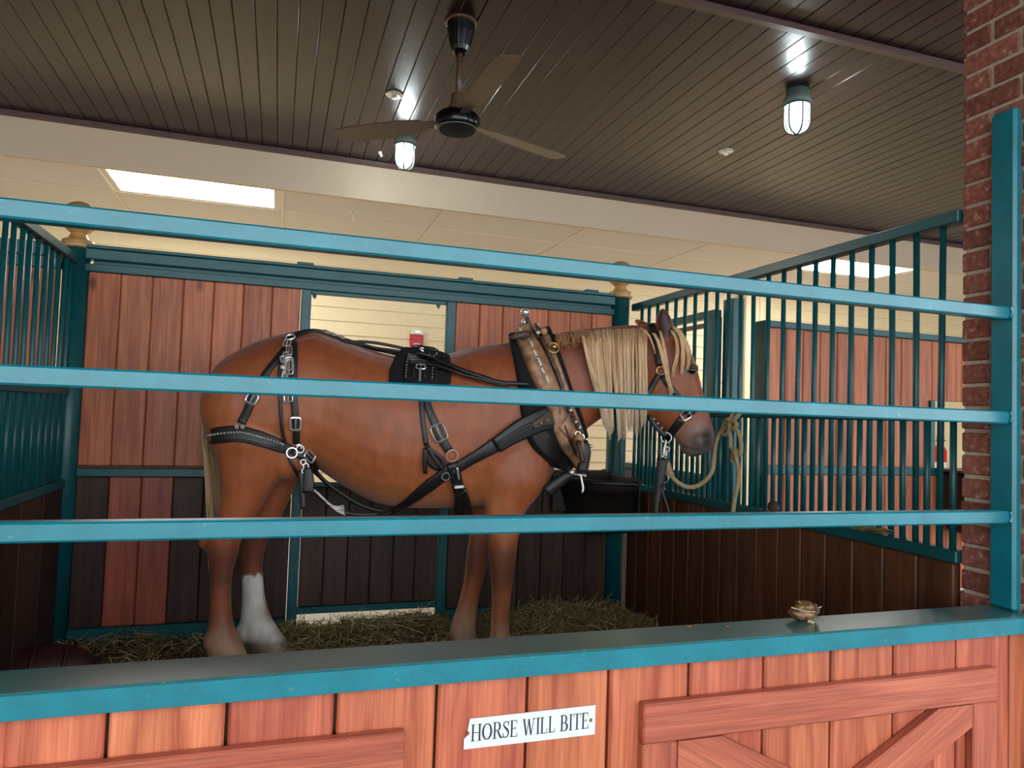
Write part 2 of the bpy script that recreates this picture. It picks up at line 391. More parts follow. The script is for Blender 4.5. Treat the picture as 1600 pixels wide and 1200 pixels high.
# ------------------------------------------------------------------ front fence, plank front, sign
ff = thing('rail_fence', 'glossy teal front fence of three rails, a wide sill and a corner post', 'fence', (.8, 1.56, 0))
obj('sill', box(-2.6, 2.7, 1.50, 1.632, .627, .677, .004), M['teal_dusty'], ff)
obj('fascia_strip', box(-2.6, 2.7, 1.4985, 1.502, .6285, .6735, .001), M['teal'], ff)
for z0 in (.934, 1.226, 1.537):
    obj('rail', box(-2.6, 2.052, 1.545, 1.583, z0, z0+.038, .004), M['teal'], ff)
    obj('weld_bead', tube([(2.053, 1.546, z0+.004), (2.060, 1.546, z0+.012), (2.062, 1.545, z0+.022), (2.058, 1.547, z0+.036)], .006, 6), M['teal'], ff)
    obj('rail_stub', box(2.04, 2.068, 1.548, 1.580, z0+.003, z0+.035, .003), M['teal'], ff)
obj('post', box(2.067, 2.0996, 1.541, 1.622, .6775, 2.186, .008), M['teal'], ff)
pf = thing('plank_front', 'reddish stained plank front below the teal sill, braced with raised boards', 'stall front', (.8, 1.55, 0))
seams = [-.906, -.697, -.488, -.278, -.068, .141, .354, .562, .763, .977, 1.193, 1.402, 1.610, 1.834, 2.036, 2.25, 2.46]
for a, b in zip(seams[:-1], seams[1:]):
    plank('plank', pf, ((a+b)/2, 1.541, .285), b-a-.007, .022, .68, M['plank_front'])
obj('backing', box(-.95, 2.6, 1.553, 1.585, -.05, .626, .002), M['plank_dark'], pf)
def brace_frame(x0, x1, ztop, diag=True):
    fr = obj('brace_frame', box(x0, x1, 1.502, 1.529, ztop-.092, ztop, .004), M['brace_level'], pf)
    for a, b in ((x0, x0+.092), (x1-.092, x1)):
        obj('frame_board', box(a, b, 1.5025, 1.5285, -.02, ztop-.093, .004), M['brace'], fr)
    obj('frame_board', box(x0, x1, 1.5025, 1.5285, -.045, -.021, .004), M['brace_level'], fr)
    if not diag: return
    zi = ztop-.094; wi = .060
    for sx in (0, 1):
        xa, xb = (x0+.094, x1-.094) if sx == 0 else (x1-.094, x0+.094)
        d = np.array([xb-xa, -.02-zi]); d /= np.linalg.norm(d); nx = np.array([-d[1], d[0]])*wi
        A = np.array([xa, zi]); B = np.array([xb, -.02])
        # clip the board's corner ends to the frame
        c = abs(wi/d[1]); e = abs(wi/d[0]); s = 1 if sx == 0 else -1
        poly = [A, A+[s*c*.9, 0], B-[0, -e*.9], B, B-[s*c*.9, 0], A-[0, e*.9]]
        V = [(p[0], 1.504+.001*sx, p[1]) for p in poly]+[(p[0], 1.526, p[1]) for p in poly]; n = 6
        Fa = [tuple(range(n)), tuple(range(n, 2*n))[::-1]]+[(i, (i+1) % n+0, (i+1) % n+n, i+n) for i in range(n)]
        obj('brace_board', (V, Fa), M['brace_fall' if sx == 0 else 'brace_rise'], fr)
brace_frame(.84, 1.955, .540); brace_frame(-.72, .284, .536)
sg = thing('warning_sign', 'white warning sign with a broken corner screwed to the plank front', 'sign', (.575, 1.527, .5))
pl = [(.428, .539), (.727, .541), (.727, .475), (.4165, .475), (.416, .497), (.423, .503), (.424, .515)]
V = [(a, 1.5255, b) for a, b in pl]+[(a, 1.5285, b) for a, b in pl]; n = len(pl)
obj('plate', (V, [tuple(range(n)), tuple(range(n, 2*n))[::-1]]+[(i, i+n, (i+1) % n+n, (i+1) % n) for i in range(n)]), M['plate'], sg)
for a, b in ((.424, .508), (.716, .508)):
    obj('screw', lathe((0, 0, 0), [(.0045, 0), (.0045, .0015), (.003, .003)], 10), M['brass'], sg).matrix_local = Matrix.Translation(Vector((a, 1.5252, b))-WL[sg.name]) @ Matrix.Rotation(math.pi/2, 4, 'X')
def stroke(P, w):
    P = np.array(P, float); w = np.broadcast_to(np.array(w, float), (len(P),)); T = np.gradient(P, axis=0); T /= np.linalg.norm(T, axis=1)[:, None]
    N = np.c_[-T[:, 1], T[:, 0]]; V = []; Fa = []
    for p, n_, q in zip(P, N, w): V += [tuple(p+n_*q/2), tuple(p-n_*q/2)]
    for i in range(len(P)-1): Fa.append((2*i, 2*i+1, 2*i+3, 2*i+2))
    return V, Fa
def rc(x0, x1, y0, y1): return [(x0, y0), (x1, y0), (x1, y1), (x0, y1)], [(0, 1, 2, 3)]
TK, TN = .13, .045
def stem(x, y0=0, y1=1, s0=True, s1=True, w=TK):
    g = [rc(x-w/2, x+w/2, y0, y1)]
    if s0: g.append(rc(x-w/2-.09, x+w/2+.09, y0, y0+TN))
    if s1: g.append(rc(x-w/2-.09, x+w/2+.09, y1-TN, y1))
    return g
def arc(cx, cy, rx, ry, a0, a1, wt, wn, n=22):
    t = np.radians(np.linspace(a0, a1, n)); return stroke(np.c_[cx+rx*np.cos(t), cy+ry*np.sin(t)], wn+(wt-wn)*np.abs(np.cos(t))**1.3)
GL = {'H': (.86, stem(.16)+stem(.70)+[rc(.16, .70, .48, .48+TN)]),
      'O': (.90, [arc(.44, .5, .33, .46, 0, 360, .15, .05, 40)]),
      'R': (.78, stem(.16)+[stroke([(.16, .975), (.38, .975)], TN), stroke([(.16, .49), (.38, .49)], TN), arc(.36, .732, .22, .243, 90, -90, .14, .045), stroke([(.38, .50), (.50, .30), (.66, .06), (.80, .03)], [.1, .13, .12, .04])]),
      'S': (.62, [stroke(spline([(.50, .80), (.44, .93), (.28, .975), (.13, .88), (.12, .74), (.28, .58), (.44, .44), (.50, .26), (.42, .08), (.26, .025), (.12, .09), (.06, .24)], 40), np.interp(np.linspace(0, 1, 40), [0, .2, .5, .8, 1], [.04, .06, .15, .06, .04])), stroke([(.50, .72), (.50, .98)], TN), stroke([(.07, .02), (.07, .30)], TN)]),
      'E': (.70, stem(.16)+[rc(.16, .58, 1-TN, 1), rc(.16, .62, 0, TN), rc(.16, .46, .49, .49+TN), rc(.54, .58, .78, 1), rc(.58, .62, 0, .24), rc(.43, .465, .40, .62)]),
      'W': (1.12, [stroke([(.12, 1), (.34, 0)], .13), stroke([(.34, 0), (.54, .95)], .05), stroke([(.52, .95), (.74, 0)], .13), stroke([(.74, 0), (.96, 1)], .05), rc(0, .25, 1-TN, 1), rc(.84, 1.08, 1-TN, 1), rc(.44, .62, .93, .93+TN)]),
      'I': (.38, stem(.19)), 'L': (.68, stem(.16)+[rc(.16, .58, 0, TN), rc(.55, .59, 0, .28)]),
      'B': (.74, stem(.16)+[stroke([(.16, .975), (.36, .975)], TN), stroke([(.16, .51), (.38, .51)], TN), stroke([(.16, .025), (.38, .025)], TN), arc(.35, .742, .19, .233, 90, -90, .13, .045), arc(.36, .268, .25, .243, 90, -90, .14, .045)]),
      'T': (.74, stem(.36, s1=False)+[rc(.04, .68, 1-TN, 1), rc(.04, .075, .76, 1), rc(.645, .68, .76, 1)])}
def write(txt, x0, x1, z0, hgt, y, parent, mat):
    tot = sum(.34 if c == ' ' else GL[c][0] for c in txt); sx = (x1-x0)/tot; x = x0
    for c in txt:
        if c == ' ': x += .34*sx; continue
        w_, gs = GL[c]; v, f = join(*[( [(p[0], p[1], 0) for p in g[0]], g[1]) for g in gs])
        obj('letter', ([(x+p[0]*sx, y-.00001*i_, z0+p[1]*hgt) for i_, p in enumerate(v)], f), mat, parent); x += w_*sx
write('HORSE WILL BITE', .431, .712, .4905, .036, 1.5250, sg, M['ink'])

# ------------------------------------------------------------------ dividers left and right
def divider(X, label, y0, y1, pw, mat_p, rm):
    d = thing('stall_divider', label, 'divider', (X, (y0+y1)/2, 0))
    for nm, z0, z1, hw in (('top_rail', 1.885, 1.928, .024), ('middle_rail', 1.229, 1.267, .019), ('bottom_rail', .775, .816, .024)):
        obj(nm, box(X-hw, X+hw, y0, y1, z0, z1, .004), rm, d)
    k = 0; y = y0+.03
    while y < y1-.03:
        zb, zt = (.815, 1.886) if k % 2 else (.815, 1.230)
        k2 = ('bar', zt)
        if k2 not in PM:
            g = tube([(0, 0, -(zt-zb)/2), (0, 0, (zt-zb)/2)], .0105, 10); me = bpy.data.meshes.new('bar'); me.from_pydata(g[0], [], g[1]); me.materials.append(rm)
            me.polygons.foreach_set('use_smooth', [True]*len(g[1])); PM[k2] = me
        link('bar', PM[k2], (X+random.uniform(-.002, .002), y+random.uniform(-.003, .003), (zb+zt)/2), d, (random.uniform(-.006, .006), random.uniform(-.004, .004), 0)); k += 1; y += .05
    y = y0+.012
    while y < y1-.02:
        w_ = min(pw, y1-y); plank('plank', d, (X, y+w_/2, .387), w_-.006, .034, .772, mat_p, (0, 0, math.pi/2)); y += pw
    return d
divider(XR+.01, 'teal barred stall divider with brown scarred planks, behind the horse\'s head', 1.746, 4.02, .142, M['plank_brown'], M['teal_dark'])
divider(XL, 'teal barred stall divider with dark planks, behind the horse\'s rump', 1.62, 4.03, .30, M['plank_dark'], M['teal_dark'])

# ------------------------------------------------------------------ back wall of the stall
def round_post(x, label):
    o = thing('round_post', label, 'post', (x, YB, 0))
    obj('shaft', lathe((x, YB, 0), [(.062, 0), (.062, 1.97)], 28), M['teal_dark'], o, True)
    f_ = obj('finial', lathe((x, YB, 1.97), [(.070, 0), (.078, .006), (.080, .016), (.074, .022), (.076, .030), (.070, .042), (.048, .050), (.040, .066), (.036, .078), (.030, .086)], 28), M['gold_paint'], o, True)
    obj('finial_ball', ball((x, YB, 2.128), .085, 24, 16), M['gold_paint'], f_, True)
round_post(-1.0, 'round teal post with a gold ball cap at the back corner behind the horse\'s rump')
round_post(2.045, 'round teal post with a gold ball cap at the back corner above the horse\'s mane')
hd = thing('header_track', 'teal double header track with small blocks across the top of the stall\'s back wall', 'track', (.5, YB, 1.9))
obj('track_beam', box(-.955, 1.990, 4.05, 4.12, 1.918, 1.972, .004), M['teal_dark'], hd)
obj('track_cap', box(-.955, 1.990, 4.04, 4.13, 1.972, 1.990, .004), M['teal_dark'], hd)
obj('lower_rail', box(-.955, 1.990, 4.06, 4.10, 1.858, 1.897, .003), M['teal_dark'], hd)
obj('track_web', box(-.925, 1.97, 4.088, 4.104, 1.896, 1.92, .001), M['teal_dark'], hd)
for xx in (.065, .985, 1.81):
    obj('bracket', box(xx, xx+.088, 4.10, 4.15, 1.99, 2.014, .003), M['teal_dark'], hd)
for xx in (.165, .865):
    obj('stop_bolt', join(lathe((xx, 4.085, 1.822), [(.011, 0), (.011, .036)], 8), lathe((xx, 4.085, 1.812), [(.005, 0), (.005, .012)], 8)), M['teal_dark'], hd)
obj('door_rail', box(.148, .910, 4.075, 4.11, 1.838, 1.857, .002), M['teal_dark'], hd)
def partition(label, x0, x1, pitch, hi, lo_list, opening=None, ztop=1.858):
    p = thing('stall_partition', label, 'partition', ((x0+x1)/2, YB, 0))
    obj('middle_rail', box(x0, x1, 4.06, 4.105, .826, .868, .003), M['teal_dark'], p)
    obj('bottom_rail', box(x0, x1, 4.06, 4.105, .0, .072, .003), M['teal_dark'], p)
    obj('board_lip', box(x0, x1, 4.068, 4.10, .868, .880, .002), M['plank_brown'], p)
    x = x0; i = 0
    while x < x1-.02:
        w_ = min(pitch, x1-x); z0 = .88
        if opening and x+w_/2 > opening: z0 = 1.30
        plank('plank', p, (x+w_/2, 4.085, (z0+ztop)/2), w_-.0022, .022, ztop-z0, M[hi]); i += 1
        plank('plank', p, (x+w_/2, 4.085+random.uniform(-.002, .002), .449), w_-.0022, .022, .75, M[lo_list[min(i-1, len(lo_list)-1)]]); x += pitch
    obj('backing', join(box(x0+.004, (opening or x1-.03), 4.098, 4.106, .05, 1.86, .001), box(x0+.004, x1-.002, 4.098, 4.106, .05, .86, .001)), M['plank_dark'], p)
    if opening:
        obj('corner_board', box(x1+.002, x1+.24, 4.165, 4.18, 0, .88, .002), M['plank_dark'], p)
        obj('opening_rail', box(opening-.02, x1, 4.065, 4.105, 1.265, 1.30, .003), M['teal_dark'], p)
    return p
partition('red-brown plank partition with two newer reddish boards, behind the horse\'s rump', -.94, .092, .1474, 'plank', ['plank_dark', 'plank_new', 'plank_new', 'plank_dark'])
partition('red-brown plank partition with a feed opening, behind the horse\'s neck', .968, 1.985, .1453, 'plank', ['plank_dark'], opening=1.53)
sd = thing('stall_door', 'teal framed stall door with an open top and dark boards, behind the horse\'s belly', 'door', (.52, YB, 0))
for a, b in ((.0945, .1475), (.9105, .9655)):
    obj('door_stile', box(a, b, 4.055, 4.10, .03, 1.857, .004), M['teal_dark'], sd)
obj('bottom_rail', box(.147, .911, 4.065, 4.10, .088, .124, .003), M['teal_dark'], sd)
obj('top_rail', box(.147, .911, 4.065, 4.10, .775, .80, .003), M['teal_dark'], sd)
for k in range(6):
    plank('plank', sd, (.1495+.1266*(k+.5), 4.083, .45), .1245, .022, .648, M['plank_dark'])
obj('backing', box(.155, .905, 4.095, 4.101, .10, .79, .001), M['plank_dark'], sd)
lp = thing('neighbour_partition', 'plank partition of the next stall, seen through the bars at the left edge', 'partition', (-1.9, YB, 0))
for k in range(10):
    xx = -1.062-.1465*(k+.5)
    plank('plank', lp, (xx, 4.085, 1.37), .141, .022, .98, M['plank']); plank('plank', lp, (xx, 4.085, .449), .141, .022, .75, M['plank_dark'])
for nm, a, b in (('top_rail', 1.858, 1.897), ('track_beam', 1.918, 1.985), ('middle_rail', .826, .868), ('bottom_rail', .026, .072)):
    obj(nm, box(-2.6, -1.062, 4.055, 4.105, a, b, .003), M['teal_dark'], lp)
obj('track_web', box(-2.6, -1.062, 4.088, 4.104, 1.896, 1.92, .001), M['teal_dark'], lp)
rp = thing('neighbour_partition', 'teal framed plank partition of the next stall, seen through the right divider\'s bars', 'partition', (4.0, YB, 0))
obj('end_post', box(3.125, 3.165, 4.06, 4.20, 0, 1.912, .003), M['teal_dark'], rp)
obj('top_rail', box(3.165, 5.2, 4.06, 4.12, 1.868, 1.912, .003), M['teal_dark'], rp)
obj('middle_rail', box(3.165, 5.2, 4.06, 4.105, .866, .922, .003), M['teal_dark'], rp)
obj('inner_stile', box(4.60, 4.64, 4.06, 4.10, .925, 1.42, .003), M['teal_dark'], rp)
for k in range(14):
    xx = 3.168+.1465*(k+.5); z0 = .924 if xx < 4.62 else 1.42
    plank('plank', rp, (xx, 4.095, (z0+1.866)/2), .1415, .022, 1.866-z0, M['plank'])
    plank('plank', rp, (xx, 4.095, .445), .1415, .022, .84, M['plank'])
nd = thing('open_stall_door', 'teal framed stall door swung open into the aisle, behind the horse\'s head', 'door', (2.83, 4.6, 0))
obj('hinge_post', box(2.862, 2.952, 4.055, 4.17, 0, 2.04, .004), M['teal_dark'], nd)
obj('top_rail', box(2.80, 2.86, 4.18, 5.62, 1.925, 1.975, .004), M['teal_dark'], nd)
obj('under_rail', box(2.81, 2.85, 4.18, 5.62, 1.865, 1.895, .004), M['ceil_trim'], nd)
obj('end_post', box(2.79, 2.87, 5.62, 5.70, 0, 1.99, .004), M['teal_dark'], nd)
obj('hinge_stile', box(2.79, 2.86, 4.172, 4.26, 0, 1.925, .004), M['teal_dark'], nd)
obj('lower_rail', box(2.81, 2.85, 4.26, 5.62, .80, .84, .003), M['teal_dark'], nd)
for k in range(9): plank('plank', nd, (2.83, 4.265+.1505*(k+.5), .42), .146, .022, .76, M['plank_dark'], (0, 0, math.pi/2))

# ------------------------------------------------------------------ lamps, fan, sprinklers, alarm, extinguisher
def troffer(x0, label):
    o = thing('ceiling_light', label, 'ceiling light', (x0+.6, 5.88, 2.84), 'lit panels in the dropped ceiling')
    obj('lens', box(x0+.062, x0+1.182, 5.602, 6.14, 2.846, 2.850, .001), M['troffer'], o)
    obj('frame', join(box(x0+.012, x0+.06, 5.595, 6.185, 2.842, 2.86), box(x0+1.184, x0+1.238, 5.595, 6.185, 2.842, 2.86), box(x0+.06, x0+1.184, 6.142, 6.185, 2.842, 2.86), box(x0+.06, x0+1.184, 5.595, 5.60, 2.842, 2.86, .001)), M['grid'], o)
troffer(TROFF[0], 'long lit ceiling panel above the horse\'s rump'); troffer(TROFF[1], 'lit ceiling panel seen through the right divider\'s bars')
def caged_lamp(x, y, label):
    o = thing('caged_lamp', label, 'lamp', (x, y, 3.13), 'caged jar lamps on the board ceiling')
    obj('housing', lathe((x, y, 3.13), [(.062, 0), (.062, -.045), (.078, -.05), (.080, -.085), (.070, -.09)][::-1], 28), M['lampbody'], o, True)
    prof = [(.060, -.088), (.062, -.10), (.062, -.18), (.058, -.21), (.045, -.235), (.026, -.248), (.008, -.252)]
    obj('glass_jar', lathe((x, y, 3.13), prof[::-1], 28), M['jar'], o, True)
    obj('bulb', lathe((x, y, 3.13), [(.012, -.215), (.024, -.205), (.027, -.18), (.027, -.12), (.018, -.095)], 16), M['bulb'], o, True)
    for k in range(6):
        a = math.pi*k/3+.25; P = [(x+(r_+.009)*math.cos(a), y+(r_+.009)*math.sin(a), 3.13+z_-.004) for r_, z_ in prof]+[(x, y, 3.13-.262)]
        obj('cage_wire', tube(spline(P, 14), .0048, 6), M['wire'], o, True)
    obj('cage_ring', torus((x, y, 3.13-.092), (0, 0, 1), .072, .006, 28), M['wire'], o, True)
caged_lamp(.752, 4.86, 'lit caged jar lamp on the board ceiling just behind the fan hub')
caged_lamp(2.761, 3.34, 'lit caged jar lamp on the board ceiling nearest the brick pillar')
fx, fy = .77, 3.36
fan = thing('ceiling_fan', 'dark ceiling fan with a ribbed canopy and black motor hub under the boards', 'fan', (fx, fy, 3.13))
obj('ceiling_ring', lathe((fx, fy, 3.13), [(.05, -.012), (.078, -.012), (.080, 0)], 28), M['fan_brown'], fan, True)
V = []; Fa = []; pr = [(.068, -.008), (.062, -.06), (.048, -.13), (.040, -.15), (.024, -.165)]; n = 40
for r_, z_ in pr:
    for k in range(n):
        a = 2*math.pi*k/n; q = r_*(1+.035*(k % 2)); V.append((fx+q*math.cos(a), fy+q*math.sin(a), 3.13+z_))
for i in range(len(pr)-1):
    for k in range(n): Fa.append((i*n+k, (i+1)*n+k, (i+1)*n+(k+1) % n, i*n+(k+1) % n))
obj('canopy', (V, Fa), M['fan_black'], fan)
obj('downrod', tube([(fx, fy, 2.98), (fx, fy, 2.73)], .016, 12), M['fan_brown'], fan, True)
obj('rod_cover', lathe((fx, fy, 2.66), [(.062, 0), (.06, .02), (.042, .05), (.036, .085), (.038, .10)], 24), M['fan_brown'], fan, True)
hz = 2.585
obj('motor_hub', lathe((fx, fy, hz), [(.088, 0), (.104, .004), (.112, .018), (.112, .058), (.100, .074), (.06, .08)], 36), M['fan_black'], fan, True)
obj('hub_rim', torus((fx, fy, hz+.003), (0, 0, 1), .101, .0028, 36), M['lampbody'], fan, True)
obj('hub_cover', lathe((fx, fy, hz-.002), [(.02, -.002), (.086, 0), (.09, .004)], 32), M['felt'], fan, True)
for tip in ((898, 256), (528, 214), (800, 84)):
    q = at_z(*tip, hz+.045); a = math.atan2(q[1]-fy, q[0]-fx)
    ca, sa = math.cos(a), math.sin(a); P = []
    for rr, hw in ((.10, .022), (.17, .025), (.19, .045), (.32, .062), (.46, .068), (.60, .066), (.68, .058), (.70, .040)):
        for s in (-1, 1):
            P.append((fx+rr*ca-s*hw*sa, fy+rr*sa+s*hw*ca, hz+.045+s*hw*.18))
    V = P+[(p[0], p[1], p[2]+.006) for p in P]; n = len(P); Fa = []
    for i in range(0, n-2, 2):
        Fa += [(i, i+2, i+3, i+1), (n+i, n+i+1, n+i+3, n+i+2), (i, n+i, n+i+2, i+2), (i+1, i+3, n+i+3, n+i+1)]
    Fa += [(0, 1, n+1, n), (n-2, n-2+n, n-1+n, n-1)]
    obj('blade', (V, Fa), M['fan_brown'], fan)
def sprinkler(x, y, z, label, pend):
    o = thing('sprinkler', label, 'sprinkler', (x, y, z))
    obj('escutcheon', lathe((x, y, z), [(.022, -.012), (.052, -.008), (.055, 0)] if not pend else [(.012, -.004), (.040, -.002), (.042, 0)], 20), M['silver'] if pend else M['silver'], o, True)
    L = .075 if pend else .026
    obj('frame_arms', join(*[tube([(x+s*.010, y, z-.006), (x+s*.016, y, z-L*.55), (x+s*.004, y, z-L)], .003, 6) for s in (-1, 1)], lathe((x, y, z-.022), [(.013, 0), (.011, .02)], 10)), M['silver'], o)
    obj('deflector', lathe((x, y, z-L-.003), [(.016, 0), (.017, .003)], 14), M['silver'], o)
sprinkler(.584, 4.29, 3.13, 'round sprinkler on the board ceiling left of the fan', False)
sprinkler(2.935, 4.28, 3.13, 'round sprinkler on the board ceiling below the right caged lamp', False)
sprinkler(.522, 5.98, 2.845, 'small silver sprinkler hanging from the dropped ceiling below the fan side lamp', True)
sprinkler(2.521, 6.20, 2.845, 'small silver sprinkler hanging from the dropped ceiling above the mane', True)
tag(obj('paint_fleck', join(lathe((.635, 5.30, 3.112), [(.010, 0), (.016, .018)], 8), ball((.645, 5.30, 3.105), .012, 8, 6)), M['white']), 'small white hook on the board ceiling beside the left caged lamp', 'hook')
fa = thing('fire_alarm', 'red fire alarm strobe on the cream clapboard wall above the horse\'s back', 'alarm', (1.345, 7.40, 1.98))
obj('body', box(1.277, 1.412, 7.36, 7.415, 1.885, 2.015, .008), M['red'], fa)
obj('strobe', box(1.283, 1.408, 7.352, 7.41, 2.015, 2.068, .008), M['white'], fa)
obj('strobe_lamp', box(1.315, 1.378, 7.343, 7.353, 2.028, 2.054, .004), M['silver'], fa)
fc = bpy.data.curves.new('lettering', 'FONT'); fc.body = 'FIRE'; fc.size = .036; fc.align_x = 'CENTER'; fc.materials.append(M['white'])
ft = bpy.data.objects.new('lettering', fc); C.objects.link(ft)
fm = bpy.data.meshes.new_from_object(ft.evaluated_get(bpy.context.evaluated_depsgraph_get())); bpy.data.objects.remove(ft)
link('lettering', fm, (1.345, 7.3585, 1.90), fa, (math.pi/2, 0, 0))
ex = thing('fire_extinguisher', 'red fire extinguisher with a white label on the far clapboard wall', 'extinguisher', (8.42, 7.3, .6))
obj('cylinder', lathe((8.42, 7.3, .52), [(.07, 0), (.085, .02), (.085, .40), (.06, .46), (.025, .49)], 20), M['red_ext'], ex, True)
obj('paper_label', lathe((8.42, 7.3, .58), [(.0865, 0), (.0865, .2)], 20), M['white'], ex, True)
obj('valve', join(lathe((8.42, 7.3, 1.01), [(.022, 0), (.018, .05)], 10), box(8.36, 8.52, 7.29, 7.31, 1.06, 1.075), box(8.37, 8.50, 7.29, 7.31, 1.09, 1.105)), M['leather'], ex)
obj('hose', tube(spline([(8.42, 7.28, 1.04), (8.34, 7.25, .98), (8.325, 7.24, .8), (8.33, 7.24, .62)], 16), .012, 8), M['leather'], ex, True)
obj('wall_hook', box(8.39, 8.45, 7.37, 7.43, .85, .93), M['silver'], ex)
# ------------------------------------------------------------------ the horse
SP = np.array([(-.6, 3.67), (-.31, 3.61), (.2, 3.525), (.7, 3.44), (1.2, 3.35), (1.45, 3.28), (1.62, 3.18), (1.75, 3.10), (1.88, 3.02), (2.0, 2.94), (2.2, 2.81)])
def spine_y(x): return float(np.interp(x, SP[:, 0], SP[:, 1]))
def side(x):                                # horizontal unit vector across the body, pointing away from the fence
    t = np.array([.16, spine_y(x+.08)-spine_y(x-.08), 0]); t /= np.linalg.norm(t); return np.array([-t[1], t[0], 0])
def on_body(px, py, off=0.):                # point of the sight line at distance off from the body's middle plane
    v = ray(px, py); lo, hi = 1.5/F, 5.5/F
    for _ in range(40):
        t = (lo+hi)/2; p = EYE+v*t; x = p[0]
        if p[1] < spine_y(x)+off/max(.5, side(x)[1]): lo = t
        else: hi = t
    return EYE+v*t
def loft(rings, n=28):
    V = []; Fa = []
    for c, a, b in rings:                   # centre, half axis in profile, half axis across
        for k in range(n):
            t = 2*math.pi*k/n; ct, st = math.cos(t), math.sin(t); e = .86
            V.append(tuple(c+a*math.copysign(abs(ct)**e, ct)+b*math.copysign(abs(st)**e, st)))
    m = len(rings)
    for i in range(m-1):
        for k in range(n): Fa.append((i*n+k, i*n+(k+1) % n, (i+1)*n+(k+1) % n, (i+1)*n+k))
    return V, Fa+[tuple(range(n))[::-1], tuple(range((m-1)*n, m*n))]
def interp_rows(rows, k=3):
    rows = np.array(rows, float); i = np.arange(len(rows)); t = np.linspace(0, len(rows)-1, (len(rows)-1)*k+1)
    return np.array([np.interp(t, i, c) for c in rows.T]).T if k < 2 else spline_cols(rows, t)
def spline_cols(rows, t):
    out = []
    for x in t:
        i = min(int(x), len(rows)-2); u = x-i; p0, p1, p2, p3 = rows[max(i-1, 0)], rows[i], rows[i+1], rows[min(i+2, len(rows)-1)]
        out.append(.5*(2*p1+(p2-p0)*u+(2*p0-5*p1+4*p2-p3)*u*u+(3*p1-p0-3*p2+p3)*u**3))
    return np.array(out)
def profile(rows, off=0., k=3):             # rows: (x, y) of one edge, (x, y) of the other, half width across
    R = []
    for ax, ay, bx, by, w in interp_rows(rows, k):
        p, q = on_body(ax, ay, off), on_body(bx, by, off); c = (p+q)/2; R.append((c, (p-q)/2, side(c[0])*w))
    return loft(R)
trunk = profile([(326, 612, 326, 668, .07), (329, 598, 329, 688, .14), (338, 580, 338, 705, .20), (352, 563, 352, 716, .245), (382, 545, 382, 728, .285), (412, 532, 412, 734, .305), (440, 524, 440, 735, .31), (470, 518, 470, 732, .305), (497, 517, 497, 732, .30), (521, 525, 521, 748, .30), (552, 537, 552, 767, .315), (585, 548, 585, 783, .33), (620, 557, 620, 791, .335), (655, 560, 655, 793, .33), (690, 555, 690, 793, .32), (720, 547, 720, 792, .30), (750, 541, 750, 790, .285), (778, 538, 778, 788, .275), (805, 539, 805, 785, .26), (828, 545, 828, 778, .24), (848, 558, 848, 764, .20), (862, 585, 862, 742, .14), (868, 620, 868, 722, .07)])
neck = profile([(772, 540, 845, 752, .20), (815, 530, 868, 722, .175), (845, 525, 888, 700, .145), (872, 520, 908, 678, .125), (907, 515, 938, 655, .112), (945, 511, 965, 640, .105), (980, 508, 988, 636, .10), (1008, 508, 1000, 636, .095), (1028, 506, 1006, 640, .09)])
head = profile([(1010, 512, 996, 600, .06), (1026, 506, 997, 618, .085), (1048, 512, 1000, 634, .10), (1068, 529, 1005, 645, .106), (1082, 555, 1012, 652, .108), (1090, 577, 1022, 661, .104), (1096, 603, 1035, 671, .088), (1103, 628, 1047, 679, .074), (1109, 648, 1057, 688, .066), (1114, 665, 1062, 697, .063), (1117, 682, 1064, 705, .064), (1114, 698, 1072, 711, .058), (1106, 707, 1084, 714, .040)])
def leg(rows, off, floor_rows):
    R = []
    for ax, ay, bx, by, w, do in interp_rows(rows, 3):
        p, q = on_body(ax, ay, off+do), on_body(bx, by, off+do); c = (p+q)/2; R.append((c, (p-q)/2, side(c[0])*w))
    c, a, b = R[-1]; z0 = c[2]
    for f_, s in floor_rows:
        cc = c.copy(); cc[2] = z0*(1-f_); a2 = a*s; a2 = a2.copy(); a2[2] *= (1-f_)
        cc = cc-a/np.linalg.norm(a)*(.035*f_); R.append((cc, a2, b*s))
    return loft(R, 22)
